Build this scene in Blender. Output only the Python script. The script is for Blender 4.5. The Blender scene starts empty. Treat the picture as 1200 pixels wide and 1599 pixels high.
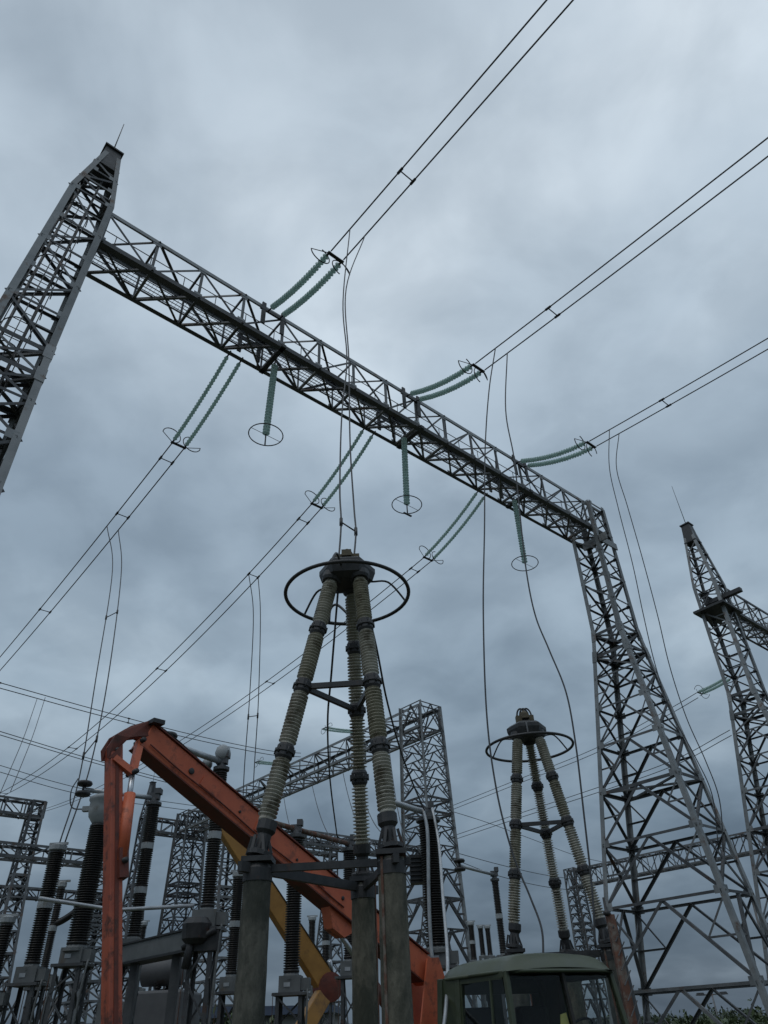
import bpy, bmesh, math, random
from mathutils import Vector as V, Matrix, Quaternion

random.seed(7)
SC = bpy.context.scene
COL = SC.collection
R = math.radians

# ------------------------------------------------------------------ camera
PITCH, ROLL, FOCAL = R(36.994), R(-2.784), 24.445      # phone held upright, tilted up
EYE = V((0, 0, 1.6))
F = V((0, math.cos(PITCH), math.sin(PITCH)))
U0 = V((0, -math.sin(PITCH), math.cos(PITCH)))
X0 = V((1, 0, 0))
cr, sr = math.cos(ROLL), math.sin(ROLL)
CX = X0 * cr + U0 * sr          # direction of picture right
CY = U0 * cr - X0 * sr          # direction of picture up
cam_data = bpy.data.cameras.new('camera')
cam = bpy.data.objects.new('camera', cam_data)
COL.objects.link(cam)
cam_data.sensor_fit = 'VERTICAL'
cam_data.sensor_height = 36.0
cam_data.lens = FOCAL
cam_data.clip_start = 0.1
cam_data.clip_end = 5000
m = Matrix((CX, CY, -F)).transposed().to_4x4()
m.translation = EYE
cam.matrix_world = m
SC.camera = cam
FP = FOCAL / 36 * 1599


def ray(x, y):
    return (F * FP + CX * (x - 600) + CY * (799.5 - y)).normalized()


def at(x, y, d):
    """point sighted at (x, y) of the 1200x1599 photograph, d metres away over the ground"""
    r = ray(x, y)
    return EYE + r * (d / math.hypot(r.x, r.y))


def atz(x, y, z):
    """point sighted at (x, y) that lies z metres above the ground"""
    r = ray(x, y)
    return EYE + r * ((z - EYE.z) / r.z)


# ------------------------------------------------------------------ sky and sun
world = bpy.data.worlds.new('World')
SC.world = world
world.use_nodes = True
nt = world.node_tree
for n_ in list(nt.nodes):
    nt.nodes.remove(n_)


def N(tree, typ, **kw):
    n = tree.nodes.new(typ)
    for k, v in kw.items():
        if k.startswith('i_'):
            n.inputs[k[2:].replace('_', ' ')].default_value = v
        else:
            setattr(n, k, v)
    return n


def ramp(tree, stops, interp='LINEAR'):
    n = tree.nodes.new('ShaderNodeValToRGB')
    n.color_ramp.interpolation = interp
    el = n.color_ramp.elements
    while len(el) > 1:
        el.remove(el[-1])
    el[0].position = stops[0][0]
    el[0].color = (*stops[0][1], 1) if len(stops[0][1]) == 3 else stops[0][1]
    for p, c in stops[1:]:
        e = el.new(p)
        e.color = (*c, 1) if len(c) == 3 else c
    return n


SUN_EL, SUN_AZ = R(58), R(215)
lk = nt.links.new
tc = N(nt, 'ShaderNodeTexCoord')
sep = N(nt, 'ShaderNodeSeparateXYZ')
lk(tc.outputs['Generated'], sep.inputs[0])
# overcast deck: darker towards the horizon, as an overcast sky is
grad = ramp(nt, [(0.0, (0.092, 0.126, 0.168)), (0.08, (0.118, 0.162, 0.212)), (0.22, (0.185, 0.252, 0.322)),
                 (0.40, (0.295, 0.385, 0.474)), (0.62, (0.385, 0.482, 0.58)), (0.85, (0.455, 0.545, 0.635)),
                 (1.0, (0.485, 0.57, 0.655))])
lk(sep.outputs['Z'], grad.inputs[0])
# cloud deck coordinates: direction projected on a flat layer
addz = N(nt, 'ShaderNodeMath', operation='ADD')
addz.inputs[1].default_value = 0.30
mxz = N(nt, 'ShaderNodeMath', operation='MAXIMUM')
mxz.inputs[1].default_value = 0.0
lk(sep.outputs['Z'], mxz.inputs[0])
lk(mxz.outputs[0], addz.inputs[0])
dx = N(nt, 'ShaderNodeMath', operation='DIVIDE')
dy = N(nt, 'ShaderNodeMath', operation='DIVIDE')
lk(sep.outputs['X'], dx.inputs[0]); lk(addz.outputs[0], dx.inputs[1])
lk(sep.outputs['Y'], dy.inputs[0]); lk(addz.outputs[0], dy.inputs[1])
cmb = N(nt, 'ShaderNodeCombineXYZ')
lk(dx.outputs[0], cmb.inputs[0]); lk(dy.outputs[0], cmb.inputs[1])
n1 = N(nt, 'ShaderNodeTexNoise', i_Scale=2.0, i_Detail=6.0, i_Roughness=0.45, i_Distortion=0.2)
n2 = N(nt, 'ShaderNodeTexNoise', i_Scale=6.0, i_Detail=8.0, i_Roughness=0.5, i_Distortion=0.3)
mp = N(nt, 'ShaderNodeMapping')
mp.inputs['Location'].default_value = (3.7, 1.9, 0.4)
mp.inputs['Scale'].default_value = (1.0, 1.0, 1.0)
lk(cmb.outputs[0], mp.inputs[0])
lk(mp.outputs[0], n1.inputs['Vector']); lk(mp.outputs[0], n2.inputs['Vector'])
r1 = ramp(nt, [(0.30, (0.74, 0.765, 0.79)), (0.5, (1.02, 1.02, 1.02)), (0.70, (1.46, 1.39, 1.33))], 'EASE')
r2 = ramp(nt, [(0.32, (0.90, 0.905, 0.91)), (0.68, (1.12, 1.11, 1.10))], 'EASE')
lk(n1.outputs['Fac'], r1.inputs[0]); lk(n2.outputs['Fac'], r2.inputs[0])
m1 = N(nt, 'ShaderNodeMix', data_type='RGBA', blend_type='MULTIPLY')
m1.inputs['Factor'].default_value = 1
m2 = N(nt, 'ShaderNodeMix', data_type='RGBA', blend_type='MULTIPLY')
m2.inputs['Factor'].default_value = 1
lk(grad.outputs[0], m1.inputs['A']); lk(r1.outputs[0], m1.inputs['B'])
lk(m1.outputs['Result'], m2.inputs['A']); lk(r2.outputs[0], m2.inputs['B'])
sky = N(nt, 'ShaderNodeTexSky', sky_type='NISHITA')
sky.sun_disc = False
sky.sun_elevation = SUN_EL
sky.sun_rotation = SUN_AZ
bg_sky = N(nt, 'ShaderNodeBackground')
bg_sky.inputs['Strength'].default_value = 0.05
bg_cloud = N(nt, 'ShaderNodeBackground')
bg_cloud.inputs['Strength'].default_value = 1.0
lk(sky.outputs[0], bg_sky.inputs['Color'])
lk(m2.outputs['Result'], bg_cloud.inputs['Color'])
mixs = N(nt, 'ShaderNodeMixShader')
mixs.inputs[0].default_value = 0.95
lk(bg_sky.outputs[0], mixs.inputs[1]); lk(bg_cloud.outputs[0], mixs.inputs[2])
wo = N(nt, 'ShaderNodeOutputWorld')
lk(mixs.outputs[0], wo.inputs['Surface'])

sun_data = bpy.data.lights.new('sun', 'SUN')
sun_data.energy = 0.5
sun_data.angle = R(40)
sun_data.color = (1.0, 0.97, 0.92)
sun = bpy.data.objects.new('sun', sun_data)
COL.objects.link(sun)
sd = V((math.sin(SUN_AZ) * math.cos(SUN_EL), math.cos(SUN_AZ) * math.cos(SUN_EL), math.sin(SUN_EL)))
sun.rotation_euler = sd.to_track_quat('Z', 'Y').to_euler()

SC.view_settings.view_transform = 'Standard'
SC.view_settings.look = 'None'
SC.view_settings.exposure = 0.0
SC.view_settings.gamma = 1.0
SC.view_settings.use_curve_mapping = False


# ------------------------------------------------------------------ materials
def mat(name, c1, c2, scale=3.0, rough=0.6, metal=0.0, bump=0.0, c3=None, f3=0.62, scale3=None, spec=None,
        stretch=(1, 1, 1), trans=0.0, ior=1.5, vary=None):
    """two-tone weathered surface with an optional third tone in patches (rust, moss, dirt)"""
    mt = bpy.data.materials.new(name)
    mt.use_nodes = True
    t = mt.node_tree
    b = t.nodes['Principled BSDF']
    co = N(t, 'ShaderNodeTexCoord')
    mpn = N(t, 'ShaderNodeMapping')
    mpn.inputs['Scale'].default_value = stretch
    geo = N(t, 'ShaderNodeNewGeometry')
    t.links.new(geo.outputs['Position'], mpn.inputs[0])
    nz = N(t, 'ShaderNodeTexNoise', i_Scale=scale, i_Detail=6.0, i_Roughness=0.62)
    t.links.new(mpn.outputs[0], nz.inputs['Vector'])
    rp = ramp(t, [(0.34, c1), (0.66, c2)])
    t.links.new(nz.outputs['Fac'], rp.inputs[0])
    out = rp.outputs[0]
    if c3:
        nz3 = N(t, 'ShaderNodeTexNoise', i_Scale=scale3 or scale * 0.6, i_Detail=8.0, i_Roughness=0.7)
        t.links.new(mpn.outputs[0], nz3.inputs['Vector'])
        rp3 = ramp(t, [(f3 - 0.06, (0, 0, 0)), (f3 + 0.05, (1, 1, 1))])
        t.links.new(nz3.outputs['Fac'], rp3.inputs[0])
        mx = N(t, 'ShaderNodeMix', data_type='RGBA')
        t.links.new(rp3.outputs[0], mx.inputs['Factor'])
        t.links.new(out, mx.inputs['A'])
        mx.inputs['B'].default_value = (*c3, 1)
        out = mx.outputs['Result']
    if vary:
        oi = N(t, 'ShaderNodeObjectInfo')
        rv = ramp(t, [(0.0, vary[0]), (1.0, vary[1])])
        t.links.new(oi.outputs['Random'], rv.inputs[0])
        mv = N(t, 'ShaderNodeMix', data_type='RGBA', blend_type='MULTIPLY')
        mv.inputs['Factor'].default_value = 1
        t.links.new(out, mv.inputs['A'])
        t.links.new(rv.outputs[0], mv.inputs['B'])
        out = mv.outputs['Result']
    t.links.new(out, b.inputs['Base Color'])
    b.inputs['Metallic'].default_value = metal
    rr = ramp(t, [(0.3, (max(rough - 0.12, 0.03),) * 3), (0.7, (min(rough + 0.12, 1),) * 3)])
    t.links.new(nz.outputs['Fac'], rr.inputs[0])
    t.links.new(rr.outputs[0], b.inputs['Roughness'])
    if spec is not None:
        b.inputs['Specular IOR Level'].default_value = spec
    b.inputs['IOR'].default_value = ior
    b.inputs['Transmission Weight'].default_value = trans
    if bump:
        bp = N(t, 'ShaderNodeBump', i_Strength=bump, i_Distance=0.02)
        t.links.new(nz.outputs['Fac'], bp.inputs['Height'])
        t.links.new(bp.outputs[0], b.inputs['Normal'])
    return mt


M = {
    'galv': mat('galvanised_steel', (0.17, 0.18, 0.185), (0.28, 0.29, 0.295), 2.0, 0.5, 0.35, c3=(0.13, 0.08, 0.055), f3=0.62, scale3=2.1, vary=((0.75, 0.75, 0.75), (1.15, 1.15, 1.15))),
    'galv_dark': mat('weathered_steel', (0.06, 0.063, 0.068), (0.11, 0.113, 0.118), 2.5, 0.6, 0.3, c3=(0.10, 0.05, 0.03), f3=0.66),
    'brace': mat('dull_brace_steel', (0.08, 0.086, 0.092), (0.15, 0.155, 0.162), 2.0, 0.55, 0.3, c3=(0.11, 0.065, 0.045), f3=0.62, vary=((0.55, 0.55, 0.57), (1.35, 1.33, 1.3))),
    'forearm': mat('forearm_orange_paint', (0.34, 0.075, 0.04), (0.43, 0.105, 0.055), 3.0, 0.5, 0, bump=0.06, c3=(0.10, 0.036, 0.026), f3=0.58, scale3=4),  # boom forearm: a darker tone than the main boom's orange
    'clamp': mat('lichened_clamp_metal', (0.07, 0.06, 0.04), (0.13, 0.11, 0.07), 12, 0.8),
    'dark': mat('dark_painted_steel', (0.022, 0.023, 0.025), (0.05, 0.05, 0.052), 6, 0.5, 0.2, c3=(0.08, 0.035, 0.02), f3=0.68),
    'wire': mat('stranded_aluminium', (0.05, 0.052, 0.056), (0.09, 0.093, 0.1), 8, 0.55, 0.4),
    'alu': mat('bare_aluminium', (0.36, 0.38, 0.40), (0.5, 0.52, 0.54), 5, 0.42, 0.5, c3=(0.2, 0.19, 0.17), f3=0.66),
    'porc': mat('grey_porcelain', (0.30, 0.285, 0.235), (0.42, 0.405, 0.35), 5, 0.27, 0.0, c3=(0.13, 0.115, 0.085), f3=0.57, scale3=4.5, vary=((0.72, 0.70, 0.60), (1.12, 1.12, 1.15))),
    'porc_core': mat('stained_porcelain', (0.085, 0.078, 0.06), (0.15, 0.14, 0.11), 5, 0.55),
    'porc_black': mat('dark_brown_porcelain', (0.009, 0.008, 0.008), (0.018, 0.015, 0.014), 5, 0.38),
    'concrete': mat('weathered_concrete', (0.085, 0.08, 0.062), (0.155, 0.145, 0.115), 14, 0.93, 0, bump=1.0, c3=(0.05, 0.052, 0.04), f3=0.53, scale3=2.2, stretch=(1, 1, 0.45), vary=((0.7, 0.76, 0.85), (1.15, 1.1, 1.0))),
    'rust': mat('rusted_iron', (0.085, 0.045, 0.032), (0.17, 0.075, 0.05), 6, 0.85, 0, bump=0.3, c3=(0.16, 0.14, 0.12), f3=0.54, scale3=5),
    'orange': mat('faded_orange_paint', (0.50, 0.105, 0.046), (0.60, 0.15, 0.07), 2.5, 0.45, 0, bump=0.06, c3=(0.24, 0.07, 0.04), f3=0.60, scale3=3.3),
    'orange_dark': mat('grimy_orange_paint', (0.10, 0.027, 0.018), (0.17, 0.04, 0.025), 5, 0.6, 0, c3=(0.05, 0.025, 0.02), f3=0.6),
    'yellow': mat('dull_yellow_paint', (0.30, 0.145, 0.03), (0.40, 0.20, 0.045), 3, 0.55, 0, c3=(0.18, 0.09, 0.03), f3=0.62),
    'green': mat('olive_green_paint', (0.044, 0.056, 0.032), (0.068, 0.082, 0.048), 2.5, 0.42, 0, bump=0.04, c3=(0.085, 0.085, 0.06), f3=0.66, scale3=4),
    'rubber': mat('black_rubber', (0.012, 0.012, 0.012), (0.025, 0.024, 0.023), 8, 0.85),
    'cab_dark': mat('dark_cab_lining', (0.02, 0.02, 0.02), (0.035, 0.034, 0.03), 6, 0.8),
    'hydraulic': mat('chromed_rod', (0.4, 0.42, 0.44), (0.55, 0.57, 0.6), 8, 0.25, 0.8),
    'paint_grey': mat('grey_equipment_paint', (0.10, 0.107, 0.108), (0.16, 0.168, 0.17), 3, 0.55, 0, c3=(0.11, 0.085, 0.06), f3=0.64),
    'paint_pale': mat('pale_grey_paint', (0.26, 0.28, 0.29), (0.35, 0.37, 0.38), 3, 0.5, 0, c3=(0.15, 0.14, 0.12), f3=0.62),
    'tank': mat('dark_grey_tank_paint', (0.075, 0.075, 0.08), (0.11, 0.11, 0.115), 2, 0.6, 0, c3=(0.06, 0.045, 0.035), f3=0.62),
    'bark': mat('bark', (0.05, 0.04, 0.03), (0.09, 0.075, 0.055), 12, 0.95, 0, bump=0.5),
    'roof_blue': mat('blue_grey_roof_sheet', (0.05, 0.07, 0.11), (0.07, 0.09, 0.14), 2, 0.5),
    'plaster': mat('grey_plaster', (0.24, 0.24, 0.22), (0.32, 0.31, 0.29), 2, 0.9),
    'card': mat('yellow_pass_card', (0.5, 0.46, 0.12), (0.6, 0.55, 0.18), 6, 0.7),
    'paper': mat('pale_papers', (0.4, 0.42, 0.42), (0.5, 0.52, 0.52), 6, 0.8),
}


def leaf_mat(name, c1, c2):
    mt = bpy.data.materials.new(name)
    mt.use_nodes = True
    t = mt.node_tree
    b = t.nodes['Principled BSDF']
    g = N(t, 'ShaderNodeNewGeometry')
    rp = ramp(t, [(0.0, c1), (1.0, c2)])
    t.links.new(g.outputs['Random Per Island'], rp.inputs[0])
    t.links.new(rp.outputs[0], b.inputs['Base Color'])
    b.inputs['Roughness'].default_value = 0.6
    return mt


M['leaf'] = leaf_mat('shrub_leaves', (0.028, 0.045, 0.016), (0.062, 0.088, 0.03))
M['leaf_far'] = leaf_mat('far_leaves', (0.024, 0.038, 0.018), (0.045, 0.062, 0.028))


def glass_mat():
    mt = bpy.data.materials.new('window_glass')
    mt.use_nodes = True
    t = mt.node_tree
    b = t.nodes['Principled BSDF']
    nz = N(t, 'ShaderNodeTexNoise', i_Scale=3.0, i_Detail=4.0)
    rp = ramp(t, [(0.3, (0.80, 0.84, 0.84)), (0.7, (0.90, 0.93, 0.92))])
    t.links.new(nz.outputs['Fac'], rp.inputs[0])
    t.links.new(rp.outputs[0], b.inputs['Base Color'])
    b.inputs['Transmission Weight'].default_value = 1.0
    b.inputs['Roughness'].default_value = 0.01
    b.inputs['IOR'].default_value = 1.22
    return mt


M['glass'] = glass_mat()


def disc_glass():
    mt = mat('toughened_green_glass', (0.40, 0.51, 0.48), (0.48, 0.58, 0.55), 6, 0.14)
    t = mt.node_tree
    b = t.nodes['Principled BSDF']
    out = t.nodes['Material Output']
    tr = N(t, 'ShaderNodeBsdfTranslucent')
    tr.inputs['Color'].default_value = (0.72, 0.86, 0.83, 1)
    mx = N(t, 'ShaderNodeMixShader')
    mx.inputs[0].default_value = 0.55
    t.links.new(b.outputs[0], mx.inputs[1])
    t.links.new(tr.outputs[0], mx.inputs[2])
    t.links.new(mx.outputs[0], out.inputs['Surface'])
    return mt


M['glass_disc'] = disc_glass()


def ground_mat():
    mt = bpy.data.materials.new('gravelly_ground')
    mt.use_nodes = True
    t = mt.node_tree
    b = t.nodes['Principled BSDF']
    g = N(t, 'ShaderNodeNewGeometry')
    a = N(t, 'ShaderNodeTexNoise', i_Scale=0.12, i_Detail=8.0, i_Roughness=0.65)
    c = N(t, 'ShaderNodeTexVoronoi', i_Scale=14.0)
    t.links.new(g.outputs['Position'], a.inputs['Vector'])
    t.links.new(g.outputs['Position'], c.inputs['Vector'])
    ra = ramp(t, [(0.42, (0.045, 0.06, 0.025)), (0.52, (0.10, 0.10, 0.06)), (0.6, (0.16, 0.155, 0.14))])
    t.links.new(a.outputs['Fac'], ra.inputs[0])
    rc = ramp(t, [(0.0, (0.6, 0.6, 0.6)), (0.8, (1.1, 1.1, 1.1))])
    t.links.new(c.outputs['Distance'], rc.inputs[0])
    mx = N(t, 'ShaderNodeMix', data_type='RGBA', blend_type='MULTIPLY')
    mx.inputs['Factor'].default_value = 0.8
    t.links.new(ra.outputs[0], mx.inputs['A']); t.links.new(rc.outputs[0], mx.inputs['B'])
    t.links.new(mx.outputs['Result'], b.inputs['Base Color'])
    b.inputs['Roughness'].default_value = 0.95
    return mt


M['ground'] = ground_mat()


# ------------------------------------------------------------------ mesh helpers
def frame(z, ref=None):
    z = z.normalized()
    ref = ref or (V((0, 0, 1)) if abs(z.z) < 0.95 else V((1, 0, 0)))
    x = (ref - z * ref.dot(z))
    if x.length < 1e-4:
        x = z.orthogonal()
    x.normalize()
    y = z.cross(x)
    return x, y, z


class MB:
    """collects shapes in world coordinates and links them as ONE mesh object"""

    def __init__(s):
        s.v, s.f, s.sm = [], [], []

    def add(s, vs, fs, smooth=False):
        o = len(s.v)
        s.v += [V(p) for p in vs]
        s.f += [[i + o for i in f] for f in fs]
        s.sm += [smooth] * len(fs)
        return s

    def box(s, c, size, mtx=None, taper=1.0):
        c = V(c)
        hx, hy, hz = size[0] / 2, size[1] / 2, size[2] / 2
        vs = []
        for z in (-1, 1):
            k = taper if z > 0 else 1
            for x, y in ((-1, -1), (1, -1), (1, 1), (-1, 1)):
                p = V((x * hx * k, y * hy * k, z * hz))
                vs.append(c + (mtx @ p if mtx else p))
        return s.add(vs, [(3, 2, 1, 0), (4, 5, 6, 7), (0, 1, 5, 4), (1, 2, 6, 5), (2, 3, 7, 6), (3, 0, 4, 7)])

    def bar(s, a, b, w, h, ref=None, w2=None, h2=None):
        """box beam from a to b; h is measured along ref"""
        a, b = V(a), V(b)
        x, y, z = frame(b - a, ref)
        vs = []
        for p, ww, hh in ((a, w, h), (b, w2 or w, h2 or h)):
            for i, j in ((-1, -1), (1, -1), (1, 1), (-1, 1)):
                vs.append(p + x * (i * hh / 2) + y * (j * ww / 2))
        return s.add(vs, [(3, 2, 1, 0), (4, 5, 6, 7), (0, 1, 5, 4), (1, 2, 6, 5), (2, 3, 7, 6), (3, 0, 4, 7)])

    def tube(s, pts, r, seg=8, smooth=True, r2=None):
        pts = [V(p) for p in pts]
        n = len(pts)
        vs, fs = [], []
        x = None
        for i, p in enumerate(pts):
            t = (pts[min(i + 1, n - 1)] - pts[max(i - 1, 0)])
            if x is None:
                x, y, z = frame(t)
            else:
                z = t.normalized()
                x = (x - z * x.dot(z)).normalized()
                y = z.cross(x)
            rr = r if r2 is None else r + (r2 - r) * i / (n - 1)
            for k in range(seg):
                a = 2 * math.pi * k / seg
                vs.append(p + x * (rr * math.cos(a)) + y * (rr * math.sin(a)))
        for i in range(n - 1):
            for k in range(seg):
                fs.append((i * seg + k, i * seg + (k + 1) % seg, (i + 1) * seg + (k + 1) % seg, (i + 1) * seg + k))
        fs.append(tuple(range(seg - 1, -1, -1)))
        fs.append(tuple((n - 1) * seg + k for k in range(seg)))
        return s.add(vs, fs, smooth)

    def ring(s, c, normal, R_, r, seg=40, tseg=8, arc=1.0, ref=None, sx=1.0):
        x, y, z = frame(V(normal), ref)
        vs, fs = [], []
        full = arc >= 1
        n = seg if full else seg + 1
        for i in range(n):
            a = 2 * math.pi * arc * i / seg
            o = x * math.cos(a) * sx + y * math.sin(a)
            od = o.normalized()
            for k in range(tseg):
                b = 2 * math.pi * k / tseg
                vs.append(V(c) + o * R_ + od * (r * math.cos(b)) + z * (r * math.sin(b)))
        for i in range(seg):
            j = (i + 1) % n
            for k in range(tseg):
                l = (k + 1) % tseg
                fs.append((i * tseg + k, j * tseg + k, j * tseg + l, i * tseg + l))
        return s.add(vs, fs, True)

    def lathe(s, a, b, prof, seg=14, smooth=True):
        """prof: (t along a->b in metres, radius)"""
        a, b = V(a), V(b)
        x, y, z = frame(b - a)
        vs, fs = [], []
        for t, r in prof:
            for k in range(seg):
                an = 2 * math.pi * k / seg
                vs.append(a + z * t + x * (r * math.cos(an)) + y * (r * math.sin(an)))
        n = len(prof)
        for i in range(n - 1):
            for k in range(seg):
                fs.append((i * seg + k, i * seg + (k + 1) % seg, (i + 1) * seg + (k + 1) % seg, (i + 1) * seg + k))
        fs.append(tuple(range(seg - 1, -1, -1)))
        fs.append(tuple((n - 1) * seg + k for k in range(seg)))
        return s.add(vs, fs, smooth)

    def angle(s, a, b, w, xd, yd, t=0.13):
        """angle iron from a to b, flanges along xd and yd"""
        a, b = V(a), V(b)
        P = ((0, 0), (1, 0), (1, t), (t, t), (t, 1), (0, 1))
        vs = [p + xd * (u * w) + yd * (q * w) for p in (a, b) for u, q in P]
        fs = [(i, (i + 1) % 6, 6 + (i + 1) % 6, 6 + i) for i in range(6)] + [(5, 4, 3, 2, 1, 0), (6, 7, 8, 9, 10, 11)]
        return s.add(vs, fs)

    def poly(s, pts, nrm, th):
        """flat plate with an outline, thickness along nrm"""
        n = len(pts)
        nn = V(nrm).normalized() * th
        vs = [V(p) for p in pts] + [V(p) + nn for p in pts]
        return s.add(vs, [tuple(range(n - 1, -1, -1)), tuple(range(n, 2 * n))] + [(i, (i + 1) % n, n + (i + 1) % n, n + i) for i in range(n)])

    def xf(s, mtx):
        s.v = [mtx @ p for p in s.v]
        return s

    def build(s, name, material, root=None, parent=None, bevel=0.0):
        me = bpy.data.meshes.new(name)
        inv = root.matrix_basis.inverted() if root else Matrix()
        me.from_pydata([tuple(inv @ p) for p in s.v], [], s.f)
        me.polygons.foreach_set('use_smooth', s.sm)
        me.materials.append(M[material] if isinstance(material, str) else material)
        me.update()
        if material == 'glass':
            bmm = bmesh.new()
            bmm.from_mesh(me)
            bmesh.ops.recalc_face_normals(bmm, faces=bmm.faces)
            bmm.to_mesh(me)
            bmm.free()
        o = bpy.data.objects.new(name, me)
        COL.objects.link(o)
        if parent or root:
            o.parent = parent or root
        if bevel:
            bv = o.modifiers.new('bevel', 'BEVEL')
            bv.width = bevel
            bv.segments = 2
            bv.limit_method = 'ANGLE'
        return o


def tag(o, label=None, cat=None, group=None, kind=None):
    if label: o['label'] = label
    if cat: o['category'] = cat
    if group: o['group'] = group
    if kind: o['kind'] = kind
    return o


def thing(name, loc, label, cat, group=None, rz=0.0):
    o = bpy.data.objects.new(name, None)
    o.empty_display_size = 0.2
    COL.objects.link(o)
    o.matrix_basis = Matrix.Translation(V(loc)) @ Matrix.Rotation(rz, 4, 'Z')
    return tag(o, label, cat, group)


# one shared angle-iron mesh per material: every lattice member is an object of its own
_ang = {}


def member(name, a, b, w, xd, yd, material, root):
    key = material
    if key not in _ang:
        mb = MB().angle((0, 0, 0), (0, 0, 1), 1, V((1, 0, 0)), V((0, 1, 0)), 0.12)
        me = bpy.data.meshes.new('angle_iron')
        me.from_pydata([tuple(p) for p in mb.v], [], mb.f)
        me.materials.append(M[material])
        _ang[key] = me
    o = bpy.data.objects.new(name, _ang[key])
    COL.objects.link(o)
    o.parent = root
    a, b = V(a), V(b)
    z = b - a
    zn = z.normalized()
    x = (xd - zn * xd.dot(zn)).normalized()
    y = zn.cross(x)
    if y.dot(yd) < 0:
        y = -y
    mm = Matrix((x * w, y * w, z)).transposed().to_4x4()
    mm.translation = a
    o.matrix_basis = root.matrix_basis.inverted() @ mm
    return o


_box = {}


def plate(name, c, size, X, material, root):
    """small flat plate; all share one cube mesh per material"""
    if material not in _box:
        mb = MB().box((0, 0, 0), (1, 1, 1))
        me = bpy.data.meshes.new('plate')
        me.from_pydata([tuple(p) for p in mb.v], [], mb.f)
        me.materials.append(M[material])
        _box[material] = me
    o = bpy.data.objects.new(name, _box[material])
    COL.objects.link(o)
    o.parent = root
    mm = X.to_4x4() @ Matrix.Diagonal((*size, 1))
    mm.translation = V(c)
    o.matrix_basis = root.matrix_basis.inverted() @ mm
    return o


def curve(p, q, sag, n=18):
    p, q = V(p), V(q)
    return [p.lerp(q, i / n) - V((0, 0, 4 * sag * (i / n) * (1 - i / n))) for i in range(n + 1)]


def smooth_path(pts, n=8):
    """Catmull-Rom through the points"""
    pts = [V(p) for p in pts]
    P = [pts[0] * 2 - pts[1]] + pts + [pts[-1] * 2 - pts[-2]]
    out = []
    for i in range(1, len(P) - 2):
        for k in range(n):
            t = k / n
            a, b, c, d = P[i - 1], P[i], P[i + 1], P[i + 2]
            out.append(0.5 * ((2 * b) + (c - a) * t + (2 * a - 5 * b + 4 * c - d) * t * t + (3 * b - a - 3 * c + d) * t ** 3))
    out.append(pts[-1])
    return out


# ------------------------------------------------------------------ the setting: ground
g = MB()
G = 3000.0
g.add([(-G, -G, 0), (G, -G, 0), (G, G, 0), (-G, G, 0)], [(0, 1, 2, 3)])
tag(g.build('ground', 'ground'), 'flat gravel and grass ground of the switchyard', None, kind='structure')

# ------------------------------------------------------------------ the row axis of the switchyard
P0 = V((-6.73, 9.89, 0))
D = V((0.745, 0.667, 0)).normalized()      # along the gantry beam
NN = V((0.667, -0.745, 0)).normalized()    # along the conductors, towards the camera side
UP = V((0, 0, 1))


def W(s, n, z):
    return P0 + D * s + NN * n + UP * z


Z_BOT, Z_TOP = 18.0, 19.4
BEAM_N = (0.0, -1.22)
ZK = 13.6


def prof(z):
    """half sizes a (along D), b (along NN) and centre offset of a gantry column at height z"""
    if z >= ZK:
        t = (19.4 - z) / (19.4 - ZK)
        return 0.57 + 0.10 * t, 0.60 + 0.03 * t, -0.46 - 0.08 * t
    t = (ZK - z) / ZK
    return 0.67 + 0.35 * t, 0.63 + 2.12 * t, -0.54 - 0.49 * t


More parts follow.
